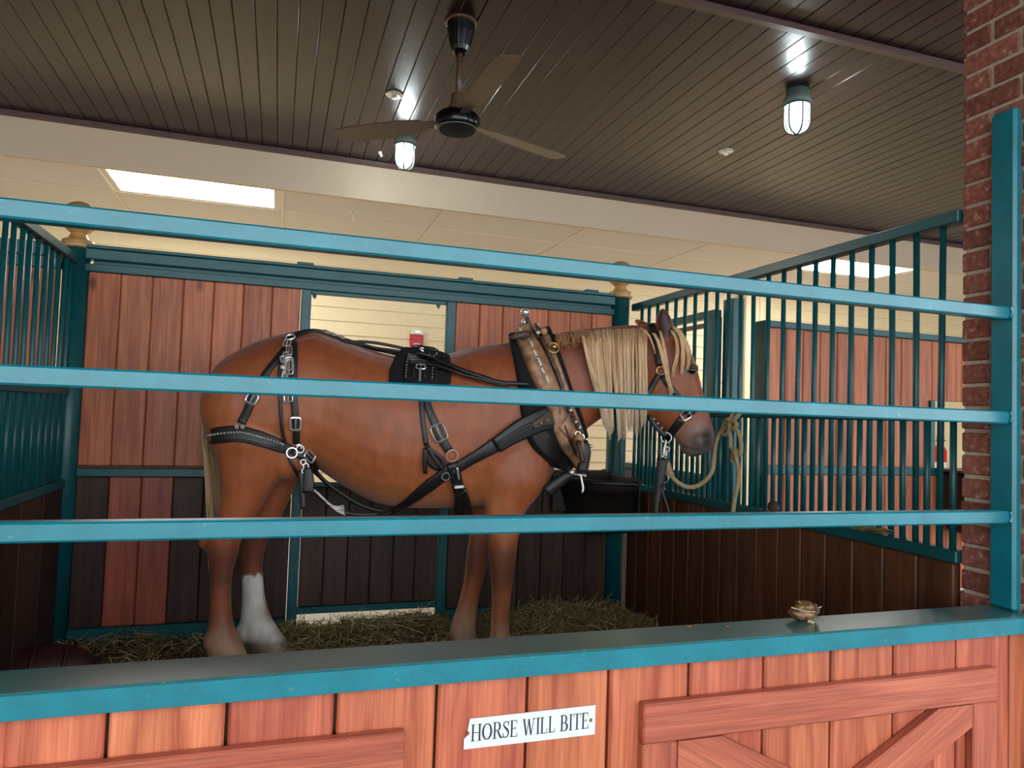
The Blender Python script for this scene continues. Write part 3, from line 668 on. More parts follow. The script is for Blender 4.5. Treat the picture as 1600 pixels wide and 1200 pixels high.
legs = [
 leg([(330, 655, 440, 655, .10, -.02), (330, 685, 458, 690, .125, -.02), (338, 710, 455, 718, .125, 0), (343, 738, 438, 745, .11, 0), (345, 765, 420, 772, .09, 0), (343, 793, 402, 802, .075, 0), (334, 820, 387, 826, .066, 0), (323, 845, 376, 848, .06, 0), (325, 868, 371, 870, .054, 0), (328, 897, 363, 897, .046, 0), (328, 928, 361, 928, .043, 0), (328, 957, 362, 957, .046, 0), (324, 984, 367, 983, .056, 0), (322, 1006, 377, 1002, .064, 0), (326, 1024, 384, 1020, .068, 0)], -.17, [(.5, 1.08), (1, 1.16)]),
 leg([(390, 690, 478, 700, .11, 0), (395, 730, 470, 738, .10, 0), (395, 775, 450, 785, .08, 0), (385, 812, 434, 818, .066, 0), (375, 843, 418, 847, .06, 0), (373, 870, 411, 873, .054, 0), (377, 900, 411, 900, .045, 0), (378, 930, 414, 930, .043, 0), (376, 957, 421, 957, .046, 0), (374, 982, 433, 980, .056, 0), (382, 998, 444, 995, .062, 0), (392, 1010, 452, 1007, .066, 0)], .155, [(.6, 1.02), (1, 1.08)]),
 leg([(752, 660, 850, 672, .10, .03), (750, 700, 858, 715, .125, .02), (750, 740, 853, 755, .115, 0), (754, 768, 836, 780, .095, 0), (757, 795, 822, 797, .078, 0), (760, 822, 814, 822, .07, 0), (762, 848, 809, 848, .064, 0), (764, 875, 805, 876, .06, 0), (766, 900, 802, 902, .052, 0), (768, 928, 799, 928, .044, 0), (768, 958, 796, 958, .043, 0), (767, 984, 796, 984, .048, 0), (765, 1008, 799, 1006, .056, 0), (763, 1028, 806, 1026, .062, 0)], -.15, [(.45, 1.10), (1, 1.22)]),
 leg([(735, 730, 800, 735, .10, 0), (735, 770, 790, 775, .085, 0), (735, 805, 780, 808, .068, 0), (733, 838, 770, 840, .06, 0), (728, 872, 764, 876, .057, 0), (726, 896, 757, 900, .05, 0), (722, 920, 750, 924, .044, 0), (714, 948, 746, 950, .043, 0), (706, 972, 743, 972, .047, 0), (701, 992, 744, 991, .055, 0)], .14, [(.5, 1.10), (1, 1.25)])]
def blob(px, py, off, r, rot=None): p = on_body(px, py, off); return ball(p, 1, 20, 14, r)
muscle = [blob(394, 636, -.16, (.22, .14, .22)), blob(394, 636, .15, (.22, .14, .22)), blob(412, 690, -.17, (.18, .11, .20)), blob(790, 650, -.14, (.20, .125, .30)), blob(790, 660, .12, (.2, .12, .28)), blob(815, 730, -.13, (.14, .10, .13)),
          blob(1014, 618, -.055, (.075, .04, .10)), blob(1014, 618, .055, (.075, .04, .10)), blob(1083, 575, -.075, (.03, .026, .024)), blob(1083, 575, .075, (.03, .026, .024)), blob(1098, 688, -.045, (.05, .03, .04)), blob(1098, 688, .045, (.05, .03, .04)), blob(1083, 705, 0, (.045, .045, .028)),
          blob(455, 715, -.20, (.09, .07, .10)), blob(320, 846, -.17, (.028, .03, .04)), blob(345, 1000, -.17, (.075, .06, .06)), blob(385, 990, .155, (.06, .055, .06))]
def ear(base_a, base_b, tip, off, toff):
    R = []
    for t, wf, df in ((-.25, .8, 1.2), (0, .92, 1.1), (.2, 1.12, 1.0), (.42, 1.12, .9), (.65, .85, .8), (.85, .48, .6), (1.0, .12, .3)):
        a = on_body(*[base_a[i]*(1-t)+tip[i]*t for i in (0, 1)], off*(1-t)+toff*t); b = on_body(*[base_b[i]*(1-t)+tip[i]*t for i in (0, 1)], off*(1-t)+toff*t)
        base = np.linalg.norm(on_body(*base_a, off)-on_body(*base_b, off))/2; d = on_body(*base_b, off)-on_body(*base_a, off); d /= np.linalg.norm(d)
        c = (a+b)/2; R.append((c, d*base*wf*.95, side(c[0])*.030*df))
    return loft(R, 18)
ears = [ear((1026, 517), (1054, 522), (1036, 480), -.055, -.075), ear((1002, 512), (1026, 512), (993, 498), .06, .10)]
raw = bpy.data.meshes.new('raw_body'); g = join(trunk, neck, head, *legs, *muscle, *ears); raw.from_pydata(g[0], [], g[1]); raw.update()
tmp = bpy.data.objects.new('raw_body', raw); C.objects.link(tmp)
md = tmp.modifiers.new('r', 'REMESH'); md.mode = 'VOXEL'; md.voxel_size = .0095; md.adaptivity = 0
ms = tmp.modifiers.new('s', 'SMOOTH'); ms.factor = .5; ms.iterations = 9
dg = bpy.context.evaluated_depsgraph_get(); body_me = bpy.data.meshes.new_from_object(tmp.evaluated_get(dg))
bpy.data.objects.remove(tmp); bpy.data.meshes.remove(raw); body_me.name = 'body'; body_me.materials.clear(); body_me.materials.append(M['coat'])
body_me.polygons.foreach_set('use_smooth', [True]*len(body_me.polygons))
nv = len(body_me.vertices); BV = np.zeros(nv*3); body_me.vertices.foreach_get('co', BV); BV = BV.reshape(-1, 3)
def sm(a, b, x): t = np.clip((x-a)/(b-a), 0, 1); return t*t*(3-2*t)
def mixc(col, c, w): return col*(1-w[:, None])+np.array(c[:3])[None]*w[:, None]
n3 = np.sin(BV[:, 0]*31+np.sin(BV[:, 2]*23)*1.3)*np.sin(BV[:, 2]*37+BV[:, 1]*19)*.5+.5*np.sin(BV[:, 0]*11+BV[:, 2]*9)
col = np.repeat(np.array(lin(150, 77, 39)[:3])[None], nv, 0)
SY = np.interp(BV[:, 0], SP[:, 0], SP[:, 1]); X_, Z_ = BV[:, 0], BV[:, 2]
col = mixc(col, lin(124, 58, 31), sm(1.30, 1.55, Z_+.03*n3)*.7)
col = mixc(col, lin(168, 98, 54), sm(1.05, .80, Z_+.03*n3)*sm(.1, .3, X_)*sm(1.15, .95, X_)*.75)          # paler belly
col = mixc(col, lin(162, 92, 50), sm(.35, .1, np.hypot(X_-.12, Z_-1.05))*.5)                               # paler flank
lowleg = sm(.75, .35, Z_+.02*n3)
col = mixc(col, lin(132, 72, 42), lowleg*.6)
n4 = np.sin(BV[:, 0]*140+BV[:, 1]*90)*.5+np.sin(BV[:, 0]*67-BV[:, 1]*120+BV[:, 2]*40)*.5
col = mixc(col, lin(78, 36, 22), sm(.17, .03, np.abs(Z_-.50+.02*n3+.012*n4))*sm(.72, .6, Z_)*.75)                          # darker knees and hocks
near = BV[:, 1] < SY
col = mixc(col, lin(176, 142, 112), sm(.30, .12, Z_+.03*n3)*.75)                                            # pale feathers
sock = (~near)*(X_ < .45)*1.0
col = mixc(col, lin(214, 206, 196), sock*sm(.400, .388, Z_+.016*n3+.014*n4))
col = mixc(col, lin(150, 112, 82), sock*sm(.13, .03, np.hypot((X_-.01)*1.6, Z_-.24)+.03*n3)*.8)
col = mixc(col, lin(120, 98, 82), sm(.17, .05, Z_+.03*n3+.015*n4)*.6)
col = mixc(col, lin(112, 96, 80), sm(.09, .06, Z_)*.8)                                                      # hooves
nz = on_body(1100, 700, 0); dn = np.linalg.norm((BV-nz)*np.array([1, .8, 1]), axis=1)
col = mixc(col, lin(150, 112, 96), sm(.20, .12, dn+.012*n3)*.75)
col = mixc(col, lin(88, 80, 80), sm(.145, .05, dn+.016*n3))
for o_ in (-.06, .06):
    q = on_body(1105, 684, o_); col = mixc(col, lin(30, 26, 28), sm(.050, .012, np.linalg.norm((BV-q)*np.array([1.25, .7, .75]), axis=1)+.006*n3)*.9)
mo = [on_body(*q, -.055) for q in ((1066, 697), (1080, 700), (1092, 703))]
for q in spline(mo, 12): col = mixc(col, lin(44, 38, 40), sm(.011, .004, np.linalg.norm((BV-q)*np.array([1, .25, 1]), axis=1))*.4)
for o_ in (-.10, .10):
    q = on_body(1082, 580, o_); col = mixc(col, lin(96, 78, 66), sm(.05, .024, np.linalg.norm((BV-q)*np.array([1, .6, 1]), axis=1))*.8)
e0 = on_body(1040, 516, -.075); e1 = on_body(1037, 496, -.085)
for q in (e0, (e0+e1)/2, e1): col = mixc(col, lin(52, 24, 16), sm(.036, .022, np.linalg.norm((BV-q)*np.array([1, .5, .8]), axis=1))*sm(.05, .02, BV[:, 1]-q[1])*.9)
a = body_me.color_attributes.new('Col', 'FLOAT_COLOR', 'POINT'); a.data.foreach_set('color', np.concatenate([col, np.ones((nv, 1))], 1).astype(np.float32).ravel())
horse = thing('horse', 'chestnut draft horse with a pale blond mane standing in harness in the stall', 'horse', (.7, 3.44, 0))
horse_body = link('body', body_me, (0, 0, 0), horse)
BVH = BVHTree.FromPolygons([Vector(v) for v in BV], [tuple(p.vertices) for p in body_me.polygons])
def hit(px, py, back=-.2):
    d = Vector(ray(px, py)).normalized(); loc, nrm, i, dist = BVH.ray_cast(Vector(EYE), d)
    if loc is None:
        p = on_body(px, py, back); return p, -side(p[0]), False
    if nrm.dot(d) > 0: nrm = -nrm
    return np.array(loc), np.array(nrm), True
ex_, en_, _ = hit(1082, 580)
obj('eye', ball(ex_+(-en_)*.008, .019, 16, 12, (1, .8, .95)), M['eye'], horse, True)
obj('eyelid', tube(spline([hit(*q)[0]+hit(*q)[1]*.002 for q in ((1075, 582), (1079, 575), (1085, 573), (1089, 577))], 10), [.002, .0035, .004, .004, .004, .004, .004, .0035, .003, .002], 6), M['dark_leather'], horse, True)
def strands(paths, r0, r1, cols):
    V = []; Fa = []; Cc = []
    for P, c, w in zip(paths, cols, r0 if hasattr(r0, '__len__') else [r0]*len(paths)):
        P, T, N, B = frames(P); m = len(P); b = len(V)
        for i in range(m):
            rr = w*(1-i/(m-1))**.5+r1
            for k in range(3):
                a = 2*math.pi*k/3+b; V.append(tuple(P[i]+rr*(math.cos(a)*N[i]+math.sin(a)*B[i]))); Cc.append(c[i] if np.ndim(c) == 2 else c)
        for i in range(m-1):
            for k in range(3): Fa.append((b+i*3+k, b+i*3+(k+1) % 3, b+(i+1)*3+(k+1) % 3, b+(i+1)*3+k))
    return (V, Fa), Cc
U = RNG.uniform
def tone(a, b, t): return np.array(a[:3])*(1-t)+np.array(b[:3])*t
HA, HB, HC = lin(252, 214, 166), lin(214, 160, 106), lin(232, 216, 198)
paths = []; cols = []; wid = []
LOCKS = [(U(.5, 1.6), U(-1, 1), U(0, 1), U(-7, 9)) for _ in range(22)]
for i in range(1500):
    t = (i+.5)/1500+U(-.004, .004); lock = min(21, max(0, int(t*22))); lt = t*22-lock; lw, lsway, lcol, lend = LOCKS[lock]
    xr = 906+105*t+U(-1.2, 1.2); ytop = np.interp(xr, [900, 947, 995, 1012], [517, 511.5, 510, 513])
    yb = 648+np.interp(t, [0, .1, .3, .5, .7, .9, 1], [-6, 16, 26, 32, 30, 20, 2])+lend+U(-16, 8)-14*abs(lt-.5)
    if U() < .3: yb -= U(8, 50)
    drift = np.interp(t, [0, .15, .4, .7, 1], [34, 26, 10, 2, -2])+lsway*5; pull = (.5-lt)*5.*lw
    P = []; cc = []; deep = U(0, .022)+.016*lcol; h0 = U(0, 6); wv = U(.3, 1.6); stray = U(-1, 1)*(4 if U() < .12 else 1)
    for s_ in np.linspace(0, 1, 14):
        px = xr+drift*s_**1.35+pull*s_**.8+wv*math.sin(s_*6+lock*1.7)*s_+stray*s_**2; py = ytop+(yb-ytop)*s_-3.*math.sin(min(s_*8, math.pi))
        P.append(on_body(px, py, -(.143+deep)*min(1, (s_*6+.02)**.7)))
        k_ = tone(tone(HB, HA, min(1, .25+.5*lcol+.35*s_+U(-.1, .1))), HC, .5*s_**3); k_ = tone(k_, lin(168, 104, 60), .45*max(0, 1-s_*3.2)*U(.3, 1)); cc.append(k_*(.88+.12*math.sin(h0*3)))
    paths.append(P); cols.append(np.array(cc)); wid.append(U(.0012, .0032))
for i in range(150):                                          # short fuzz between collar and mane
    xr = U(862, 910); P = [on_body(xr+s*U(6, 14), np.interp(xr, [862, 910], [523, 515])-2*math.sin(s*3)+s*U(0, 26), -.16*min(1, s*1.5)) for s in np.linspace(0, 1, 6)]
    paths.append(P); cols.append(tone(HB, lin(150, 92, 54), U(.2, .9))); wid.append(U(.001, .002))
g, cc = strands(paths, wid, .0006, cols); obj('mane', g, M['hair'], horse, True, cols=cc)
paths = []; cols = []; wid = []
def lock(px, n, spread, off, w=(.0006, .0017), dark=0.):
    px = np.array(px, float)
    for i in range(n):
        q = spline(px, 12); s = np.linspace(0, 1, 12); e = U(-1, 1)*spread; ln = U(.8, 1); q = q[0]+(q-q[0])*ln if False else spline(px, 12)
        k = max(5, int(12*ln)); P = [on_body(a+e*(.35+.65*u*(1.25-u)), b+U(-.6, .6), off*min(1, .25+u*5)-.012*U(0, 1)) for (a, b), u in zip(q[:k], s[:k])]
        paths.append(P); cols.append(tone(tone(HA, HB, U(0, .7)), lin(70, 64, 70), dark*U())); wid.append(U(*w))
lock([(1016, 516), (1027, 530), (1036, 560), (1043, 590), (1053, 622)], 150, 5, -.135)
lock([(1030, 512), (1036, 535), (1042, 570), (1046, 605), (1051, 628)], 90, 4, -.135, dark=.3)
lock([(1046, 508), (1060, 516), (1072, 535), (1079, 556)], 90, 5, -.07)
lock([(1048, 508), (1062, 522), (1067, 545), (1066, 575), (1063, 590)], 40, 5, -.12)
lock([(1050, 510), (1064, 520), (1074, 545), (1076, 566), (1071, 583)], 34, 5, -.11)
lock([(1046, 512), (1057, 530), (1058, 555), (1053, 578), (1052, 596)], 40, 5, -.125)
lock([(1000, 512), (1014, 524), (1022, 545), (1024, 556)], 40, 2, -.125)
g, cc = strands(paths, wid, .0005, cols); obj('forelock', g, M['hair'], horse, True, cols=cc)
paths = []; cols = []; wid = []
for i in range(420):
    t = U(); x0 = 334+8*t; e = U(-1, 1)
    q = spline([(349+4*e, 562+abs(e)*3), (337+6*t, 572), (325+10*t, 596), (318+13*t+2*e, 640), (319+14*t+3*e, 690), (325+16*t+5*e, 760), (330+14*t+6*e, U(800, 905))], 14)
    P = [on_body(a, b, .02+.10*t+.05*min(1, k_/6)) for k_, (a, b) in enumerate(q)]
    paths.append(P); cols.append(tone(HA, lin(150, 110, 68), min(1, U(0, 1)+.2))); wid.append(U(.0015, .0035))
g, cc = strands(paths, wid, .0006, cols); obj('tail', g, M['hair'], horse, True, cols=cc)

# ------------------------------------------------------------------ harness: leather laid on the body along traced straps
def smooth_vec(A, k=3):
    A = np.array(A)
    for _ in range(k): A[1:-1] = (A[:-2]+2*A[1:-1]+A[2:])/4
    return A/np.linalg.norm(A, axis=1)[:, None]
def strap_path(px, n=None, lift=.004, free=None):
    px = np.array(px, float); L = np.linalg.norm(np.diff(px, axis=0), axis=1).sum(); n = n or max(6, int(L/5)); q = spline(px, n)
    P = []; N = []; ok = []
    for a, b in q:
        p, nn, h = hit(a, b); P.append(p); N.append(nn); ok.append(h)
    P = np.array(P); ok = np.array(ok)
    if free is not None: P = np.array([on_body(a, b, free) for a, b in q]); N = [-side(p[0]) for p in P]
    elif not ok.all() and ok.any():                          # past the body's edge keep the depth of the last point on it
        idx = np.where(ok)[0]
        for i in np.where(~ok)[0]:
            j = idx[np.argmin(abs(idx-i))]; v = ray(*q[i]); d = (P[j]-EYE)@DIR; P[i] = EYE+v*(d/(v@DIR)); N[i] = N[j]
    N = smooth_vec(N); P = P+N*np.interp(np.linspace(0, 1, len(P)), np.linspace(0, 1, np.size(lift)), np.atleast_1d(lift))[:, None]
    if len(P) > 4: P[1:-1] = (P[:-2]+2*P[1:-1]+P[2:])/4
    return P, N
def ribbon(px, w, t=.007, lift=.004, free=None, n=None):
    P, N = strap_path(px, n, lift, free); T = np.gradient(P, axis=0); T /= np.linalg.norm(T, axis=1)[:, None]
    Sd = np.cross(T, N); Sd /= np.linalg.norm(Sd, axis=1)[:, None]; w = np.interp(np.linspace(0, 1, len(P)), np.linspace(0, 1, np.size(w)), np.atleast_1d(w))[:, None]
    V = []; Fa = []
    for p, n_, s, h in zip(P, N, Sd, w): V += [tuple(p-s*h/2-n_*.006), tuple(p-s*h/2+n_*t*.7), tuple(p-s*h/2*.8+n_*t), tuple(p+s*h/2*.8+n_*t), tuple(p+s*h/2+n_*t*.7), tuple(p+s*h/2-n_*.006)]
    for i in range(len(P)-1):
        for k in range(6): Fa.append((i*6+k, i*6+(k+1) % 6, i*6+6+(k+1) % 6, i*6+6+k))
    return V, Fa+[tuple(range(6))[::-1], tuple(range(len(V)-6, len(V)))]
def frame_at(px, along):
    p, n, _ = hit(*px); q, _, _ = hit(px[0]+along[0], px[1]+along[1]); t = q-p; t -= n*(t@n); t /= np.linalg.norm(t); return p, t, np.cross(t, n), n
def buckle(px, along, L, Wd, r=.0048, lift=.013):
    p, t, s, n = frame_at(px, along); c = p+n*lift; R = []
    for a in np.linspace(0, 2*math.pi, 21)[:-1]:
        ca, sa = math.cos(a), math.sin(a); R.append(c+t*L/2*math.copysign(abs(ca)**.45, ca)+s*Wd/2*math.copysign(abs(sa)**.45, sa))
    return join(tube(R, r, 6, closed=True), tube([c-s*Wd/2*.1-t*L/2, c+n*.004, c+t*L/2], r*.6, 6))
def ring_at(px, R, r=.003, lift=.012, tilt=0): p, t, s, n = frame_at(px, (3, 0)); return torus(p+n*lift, n+t*tilt, R, r, 20, 6)
def studs(px, k, r=.0042, lift=.013):
    q = spline(px, k); g = []
    for a, b in q: p, n, _ = hit(a, b); g.append(ball(p+n*lift, r, 6, 4))
    return join(*g)
LE, SI = M['leather'], M['silver']
hn = thing('harness', 'black leather driving harness with silver buckles strapped on the chestnut horse', 'harness', (.5, 3.44, 1.0))
br = obj('breeching_strap', ribbon([(333, 681), (352, 679), (375, 678), (412, 687), (440, 697), (456, 706)], [.066, .07, .066, .062, .05, .045]), LE, hn, True)
obj('edge_roll', ribbon([(333, 690), (375, 688), (412, 696), (445, 706)], .012, .010, .009), LE, br, True)
obj('stud_row', studs([(331, 680), (375, 677), (412, 686), (440, 694)], 28, .0055, .018), SI, br)
h1 = obj('hip_strap', ribbon([(446, 545), (430, 566), (415, 586), (404, 606), (395, 623), (387, 642), (377, 662)], [.026, .028, .03, .034, .034, .036, .036]), LE, hn, True); obj('buckle', buckle((395, 623), (-4, 8), .046, .046), SI, h1); obj('keeper', join(ring_at((371, 668), .006), ring_at((380, 668), .006)), SI, h1)
h2 = obj('hip_strap', ribbon([(460, 536), (460, 560), (459, 590), (459, 620), (461, 645), (463, 670), (463, 692)], .029), LE, hn, True); obj('buckle', buckle((462, 661), (0, 8), .056, .044), SI, h2); obj('keeper', ring_at((466, 699), .011), SI, h2)
obj('trace_carrier', ribbon([(440, 560), (437, 600), (439, 640), (442, 675), (450, 710), (462, 735), (472, 752)], .014, .006, .015), LE, hn, True)
rs = obj('rump_strap', ribbon([(452, 532), (462, 525), (472, 521), (485, 518), (500, 519), (520, 526), (545, 537)], [.04, .042, .036, .03, .026, .022, .02]), LE, hn, True)
obj('stitch_row', studs([(470, 521), (482, 519), (495, 519)], 16, .0022), SI, rs); obj('disc', lathe((0, 0, 0), [(.026, 0), (.026, .003), (.006, .006)], 18), M['lampbody'], rs, True)
p, t, s, n = frame_at((480, 532), (3, 0)); rs.children[-1].matrix_local = Matrix.Translation(Vector(p+n*.008)-WL[rs.name]) @ Vector(n).to_track_quat('Z', 'Y').to_matrix().to_4x4()
obj('small_buckle', join(buckle((509, 522), (4, 2), .03, .022), buckle((520, 526), (4, 2), .028, .02), buckle((533, 531), (4, 2), .026, .02)), SI, rs)
sn = obj('spider_ring', join(ring_at((455, 533), .020, .004, .022), buckle((450, 541), (-2, 6), .045, .03, .004, .02)), SI, hn)
obj('chain_link', join(*[buckle(q, (0, 6), .05, .022, .0032, .022) for q in ((453, 552), (448, 562), (453, 573))]), SI, sn); obj('chain_link', buckle((453, 575), (0, 6), .078, .034, .004, .03), SI, sn)
obj('snap_hook', join(buckle((444, 566), (1, 6), .03, .02, .004, .026), ball(hit(443, 577)[0]+hit(443, 577)[1]*.025, .012), ball(hit(445, 585)[0]+hit(445, 585)[1]*.025, .010), buckle((446, 592), (0, 6), .04, .02, .004, .026)), SI, sn); obj('chain_link', buckle((451, 622), (0, 6), .035, .034, .0036, .022), SI, sn)
rein = thing('driving_reins', 'pair of thin black reins running loose from the rump to the collar', 'reins', (.8, 3.3, 1.5))
obj('rein', ribbon([(536, 532), (560, 539), (590, 548), (625, 556), (655, 565), (680, 575), (705, 583), (737, 592), (775, 602), (820, 604)], .017, .008, [.006, .008, .02, .05, .05, .05, .05]), LE, rein, True)
obj('rein', ribbon([(540, 534), (575, 545), (610, 555), (645, 567), (675, 579), (700, 587), (740, 597), (790, 606)], .015, .008, [.004, .006, .018, .046, .046, .046]), LE, rein, True)
obj('rein', ribbon([(545, 535), (565, 534), (588, 536), (610, 540), (632, 545), (655, 553), (672, 560)], .014, .008, .004, free=-.06), LE, rein, True)
def over_back(pxa, w, t, lift, far=.0): return ribbon(pxa, w, t, lift)
sad = obj('saddle_pad', ribbon([(662, 553), (660, 566), (657, 585), (655, 606), (655, 622)], [.25, .265, .28, .27, .25], .02, .004), M['felt'], hn, True)
sl = obj('saddle', ribbon([(664, 551), (661, 565), (658, 580), (656, 598), (655, 616)], [.145, .15, .155, .15, .13], .012, .022), LE, hn, True)
obj('stud_row', join(studs([(640, 556), (635, 575), (633, 596)], 13, .0034, .036), studs([(682, 552), (678, 575), (675, 598)], 13, .0034, .036), studs([(652, 554), (648, 575), (646, 596)], 13, .0018, .036), studs([(671, 554), (667, 575), (664, 596)], 13, .0018, .036)), SI, sl)
obj('terret_ring', ring_at((661, 562), .016, .0035, .05, .6), SI, sl); obj('saddle_hook', join(buckle((657, 584), (0, 6), .03, .04, .0035, .046), tube([hit(656, 588)[0]+hit(656, 588)[1]*.045, hit(655, 602)[0]+hit(655, 602)[1]*.04], .005, 6)), SI, sl)
obj('saddle_strap', ribbon([(637, 577), (655, 576), (675, 579), (690, 583)], .022, .01, .036), LE, sl, True)
obj('girth_strap', ribbon([(658, 620), (660, 650), (663, 675), (666, 695)], .022), LE, hn, True)
g2 = obj('girth_strap', ribbon([(665, 618), (670, 640), (678, 658), (685, 676), (693, 692), (701, 704)], [.022, .03, .034, .036, .036, .036], .007, .008), LE, hn, True); obj('buckle', buckle((685, 676), (5, 11), .075, .062, .0042), SI, g2); obj('girth_ring', ring_at((705, 711), .026, .0034, .014), SI, g2)
obj('hanging_loop', join(ribbon([(666, 694), (671, 703), (681, 708), (691, 718), (693, 727), (684, 731), (674, 726), (667, 713), (664, 700)], .02, .006, .016), ribbon([(664, 700), (663, 718), (664, 737)], .018, .006, .02), ribbon([(667, 697), (676, 712), (690, 732)], .016, .006, .026)), LE, hn, True)
tg = obj('tug', ribbon([(870, 647), (850, 653), (830, 661), (812, 670), (795, 680), (773, 695)], [.105, .11, .10, .095, .08, .072], .012, .03), LE, hn, True)
obj('tug_plate', ribbon([(872, 645), (855, 651), (838, 659), (826, 666)], [.08, .08, .05, .03], .006, .042), M['dark_leather'], tg, True)
obj('rivet', studs([(829, 666), (836, 661), (844, 657), (853, 657), (854, 646)], 5, .005, .052), SI, tg)
for dy in (-5, 0, 5): obj('welt', ribbon([(842, 659+dy), (820, 667+dy), (800, 678+dy), (774, 695+dy)], .006, .008, .040), LE, tg, True)
obj('trace', ribbon([(774, 694), (755, 705), (735, 716), (717, 727), (706, 735)], [.068, .058, .05, .048, .046], .009, .016), LE, hn, True)
obj('trace', ribbon([(706, 728), (690, 742), (668, 758), (645, 776), (622, 791), (602, 800), (585, 803)], [.05, .055, .058, .05, .034, .024, .02], .009, .012), LE, hn, True)
obj('trace_ring', ring_at((695, 741), .018, .003, .024), SI, hn)
bb = obj('belly_band', ribbon([(458, 704), (470, 711), (480, 718), (497, 735), (512, 750), (530, 763), (555, 779), (580, 789), (600, 793)], [.04, .04, .04, .04, .038, .034, .026, .02, .016], .009, .014), LE, hn, True); obj('buckle', buckle((478, 713), (6, 6), .055, .04, .004, .026), SI, bb)
obj('joining_ring', join(ring_at((456, 708), .022, .004, .022), ring_at((467, 703), .016, .003, .02)), SI, hn)
cj = obj('trace_knot', join(ball(hit(707, 733)[0]+hit(707, 733)[1]*.018, .030, 12, 8, (1, .5, 1)), ribbon([(704, 722), (708, 735), (712, 748), (715, 762)], .05, .012, .02)), LE, hn, True); obj('band', ribbon([(707, 755), (721, 754)], .010, .012, .03), M['white'], cj, True); obj('band', ribbon([(710, 726), (713, 742)], .010, .012, .034), SI, cj, True)
for a_, b_ in (((714, 760), (712, 800)), ((718, 760), (722, 804)), ((722, 760), (735, 799))): obj('hanging_end', ribbon([a_, ((a_[0]+b_[0])/2+1, 780), b_], .028, .007, .024), LE, hn, True)
obj('hanging_end', join(ribbon([(470, 735), (472, 760), (474, 795)], .022, .008, .004, free=-.30), ribbon([(480, 730), (482, 750), (481, 770)], [.03, .05, .05], .01, .004, free=-.30), ribbon([(474, 715), (477, 730), (484, 742), (487, 768)], .016, .008, .004, free=-.29)), LE, hn, True)
obj('link_buckle', join(*[torus(on_body(x_, y_, -.31), -side(.1), .011, .003) for x_, y_ in ((474, 722), (478, 728), (476, 736))]), SI, hn)
obj('frayed_cord', join(*[tube([on_body(a+U(-1, 1), b+U(-1.5, 1.5), -.28+U(-.01, .01)) for a, b in spline([(489, 764), (502, 776), (514, 787), (526, 792+k_), (538, 790+2.4*k_)], 12)], [.0022]*12, 5) for k_ in range(7)]), M['white_rope'], hn, True)
obj('hanging_end', ribbon([(496, 772), (515, 789), (540, 801), (565, 804), (590, 803)], .014, .007, .004, free=-.26), LE, hn, True)
bs = obj('breast_strap', ribbon([(852, 769), (862, 761), (876, 750), (890, 740)], [.052, .055, .05, .036], .026, .004, free=-.20), LE, hn, True)
pk = lambda a, b, o=-.22: on_body(a, b, o)
obj('breast_hardware', join(tube([pk(886, 741), pk(897, 736)], .009, 8), ball(pk(893, 738), .014), tube([pk(897, 741), pk(914, 743)], .005, 8), ball(pk(914, 743), .008), tube(spline([pk(907, 742), pk(909, 752), pk(911, 764), pk(909, 770)], 10), .0065, 8)), SI, bs, True)

# collar with hames
co = thing('horse_collar', 'worn brown leather horse collar with white stitching and silver ball hames', 'collar', (1.1, 3.3, 1.2))
obj('collar_pad', ribbon([(806, 528), (811, 550), (818, 580), (825, 610), (833, 645), (846, 682), (862, 708), (880, 725)], [.07, .075, .085, .10, .13, .15, .13, .06], .030, .002), M['felt'], co, True)
obj('pad_face', ribbon([(828, 655), (838, 680), (853, 702), (872, 718), (884, 727)], [.05, .09, .10, .09, .05], .012, .026), LE, co, True)
cb = obj('collar_body', ribbon([(817, 526), (822, 545), (829, 565), (838, 588), (848, 612), (860, 640), (871, 662), (884, 688), (894, 710), (898, 728)], [.075, .10, .115, .115, .11, .11, .12, .12, .09, .04], .05, .02), M['brown_leather'], co, True)
obj('stitching', join(*[ribbon([(x_, y_), (x_+3.4, y_+7.5)], .010, .004, .076) for x_, y_ in ((812, 530), (816, 541), (820, 552), (824, 563), (829, 574), (833, 585), (838, 596))]), M['white_rope'], cb, True)
obj('patch', ribbon([(868, 656), (879, 664), (886, 676)], [.09, .095, .08], .006, .074), M['brown_leather'], cb, True)
obj('seam', ribbon([(866, 663), (874, 680), (886, 704), (896, 724)], .010, .008, .074), M['dark_leather'], cb, True)
obj('collar_rim', tube([hit(*q)[0]+hit(*q)[1]*.032 for q in spline([(848, 519), (855, 545), (866, 578), (876, 606), (887, 642), (897, 670), (905, 697), (905, 722)], 24)], np.interp(np.linspace(0, 1, 24), [0, .1, .8, 1], [.016, .024, .025, .012]), 12), M['brown_leather'], co, True)
obj('throat_strap', ribbon([(856, 520), (866, 548), (880, 585), (892, 620), (903, 650), (910, 678)], [.034, .036, .03, .024, .024, .03], .028, .004), M['felt'], co, True)
hm = obj('hame', tube([hit(*q)[0]+hit(*q)[1]*.078 for q in spline([(836, 524), (843, 545), (853, 570), (863, 598), (874, 628), (884, 652), (896, 680), (904, 705), (907, 722)], 26)], .011, 10), M['dark_leather'], co, True)
pt = lambda a, b: on_body(a, b, -.10)
obj('hame_tip', tube(spline([pt(838, 530), pt(834, 522), pt(828, 508), pt(823, 496)], 10), [.012]*4+[.010]*6, 10), M['dark_leather'], hm, True)
obj('hame_ball', ball(pt(820.5, 488), .0225, 20, 14), SI, hm, True); obj('hame_ball', ball(on_body(820, 503.5, -.07), .018, 18, 12), SI, hm, True)
obj('hame_ring', ring_at((857, 556), .026, .004, .095), M['brass'], hm, True); obj('ring_plate', ball(hit(859, 554)[0]+hit(859, 554)[1]*.09, .014, 12, 8), M['brass'], hm, True)
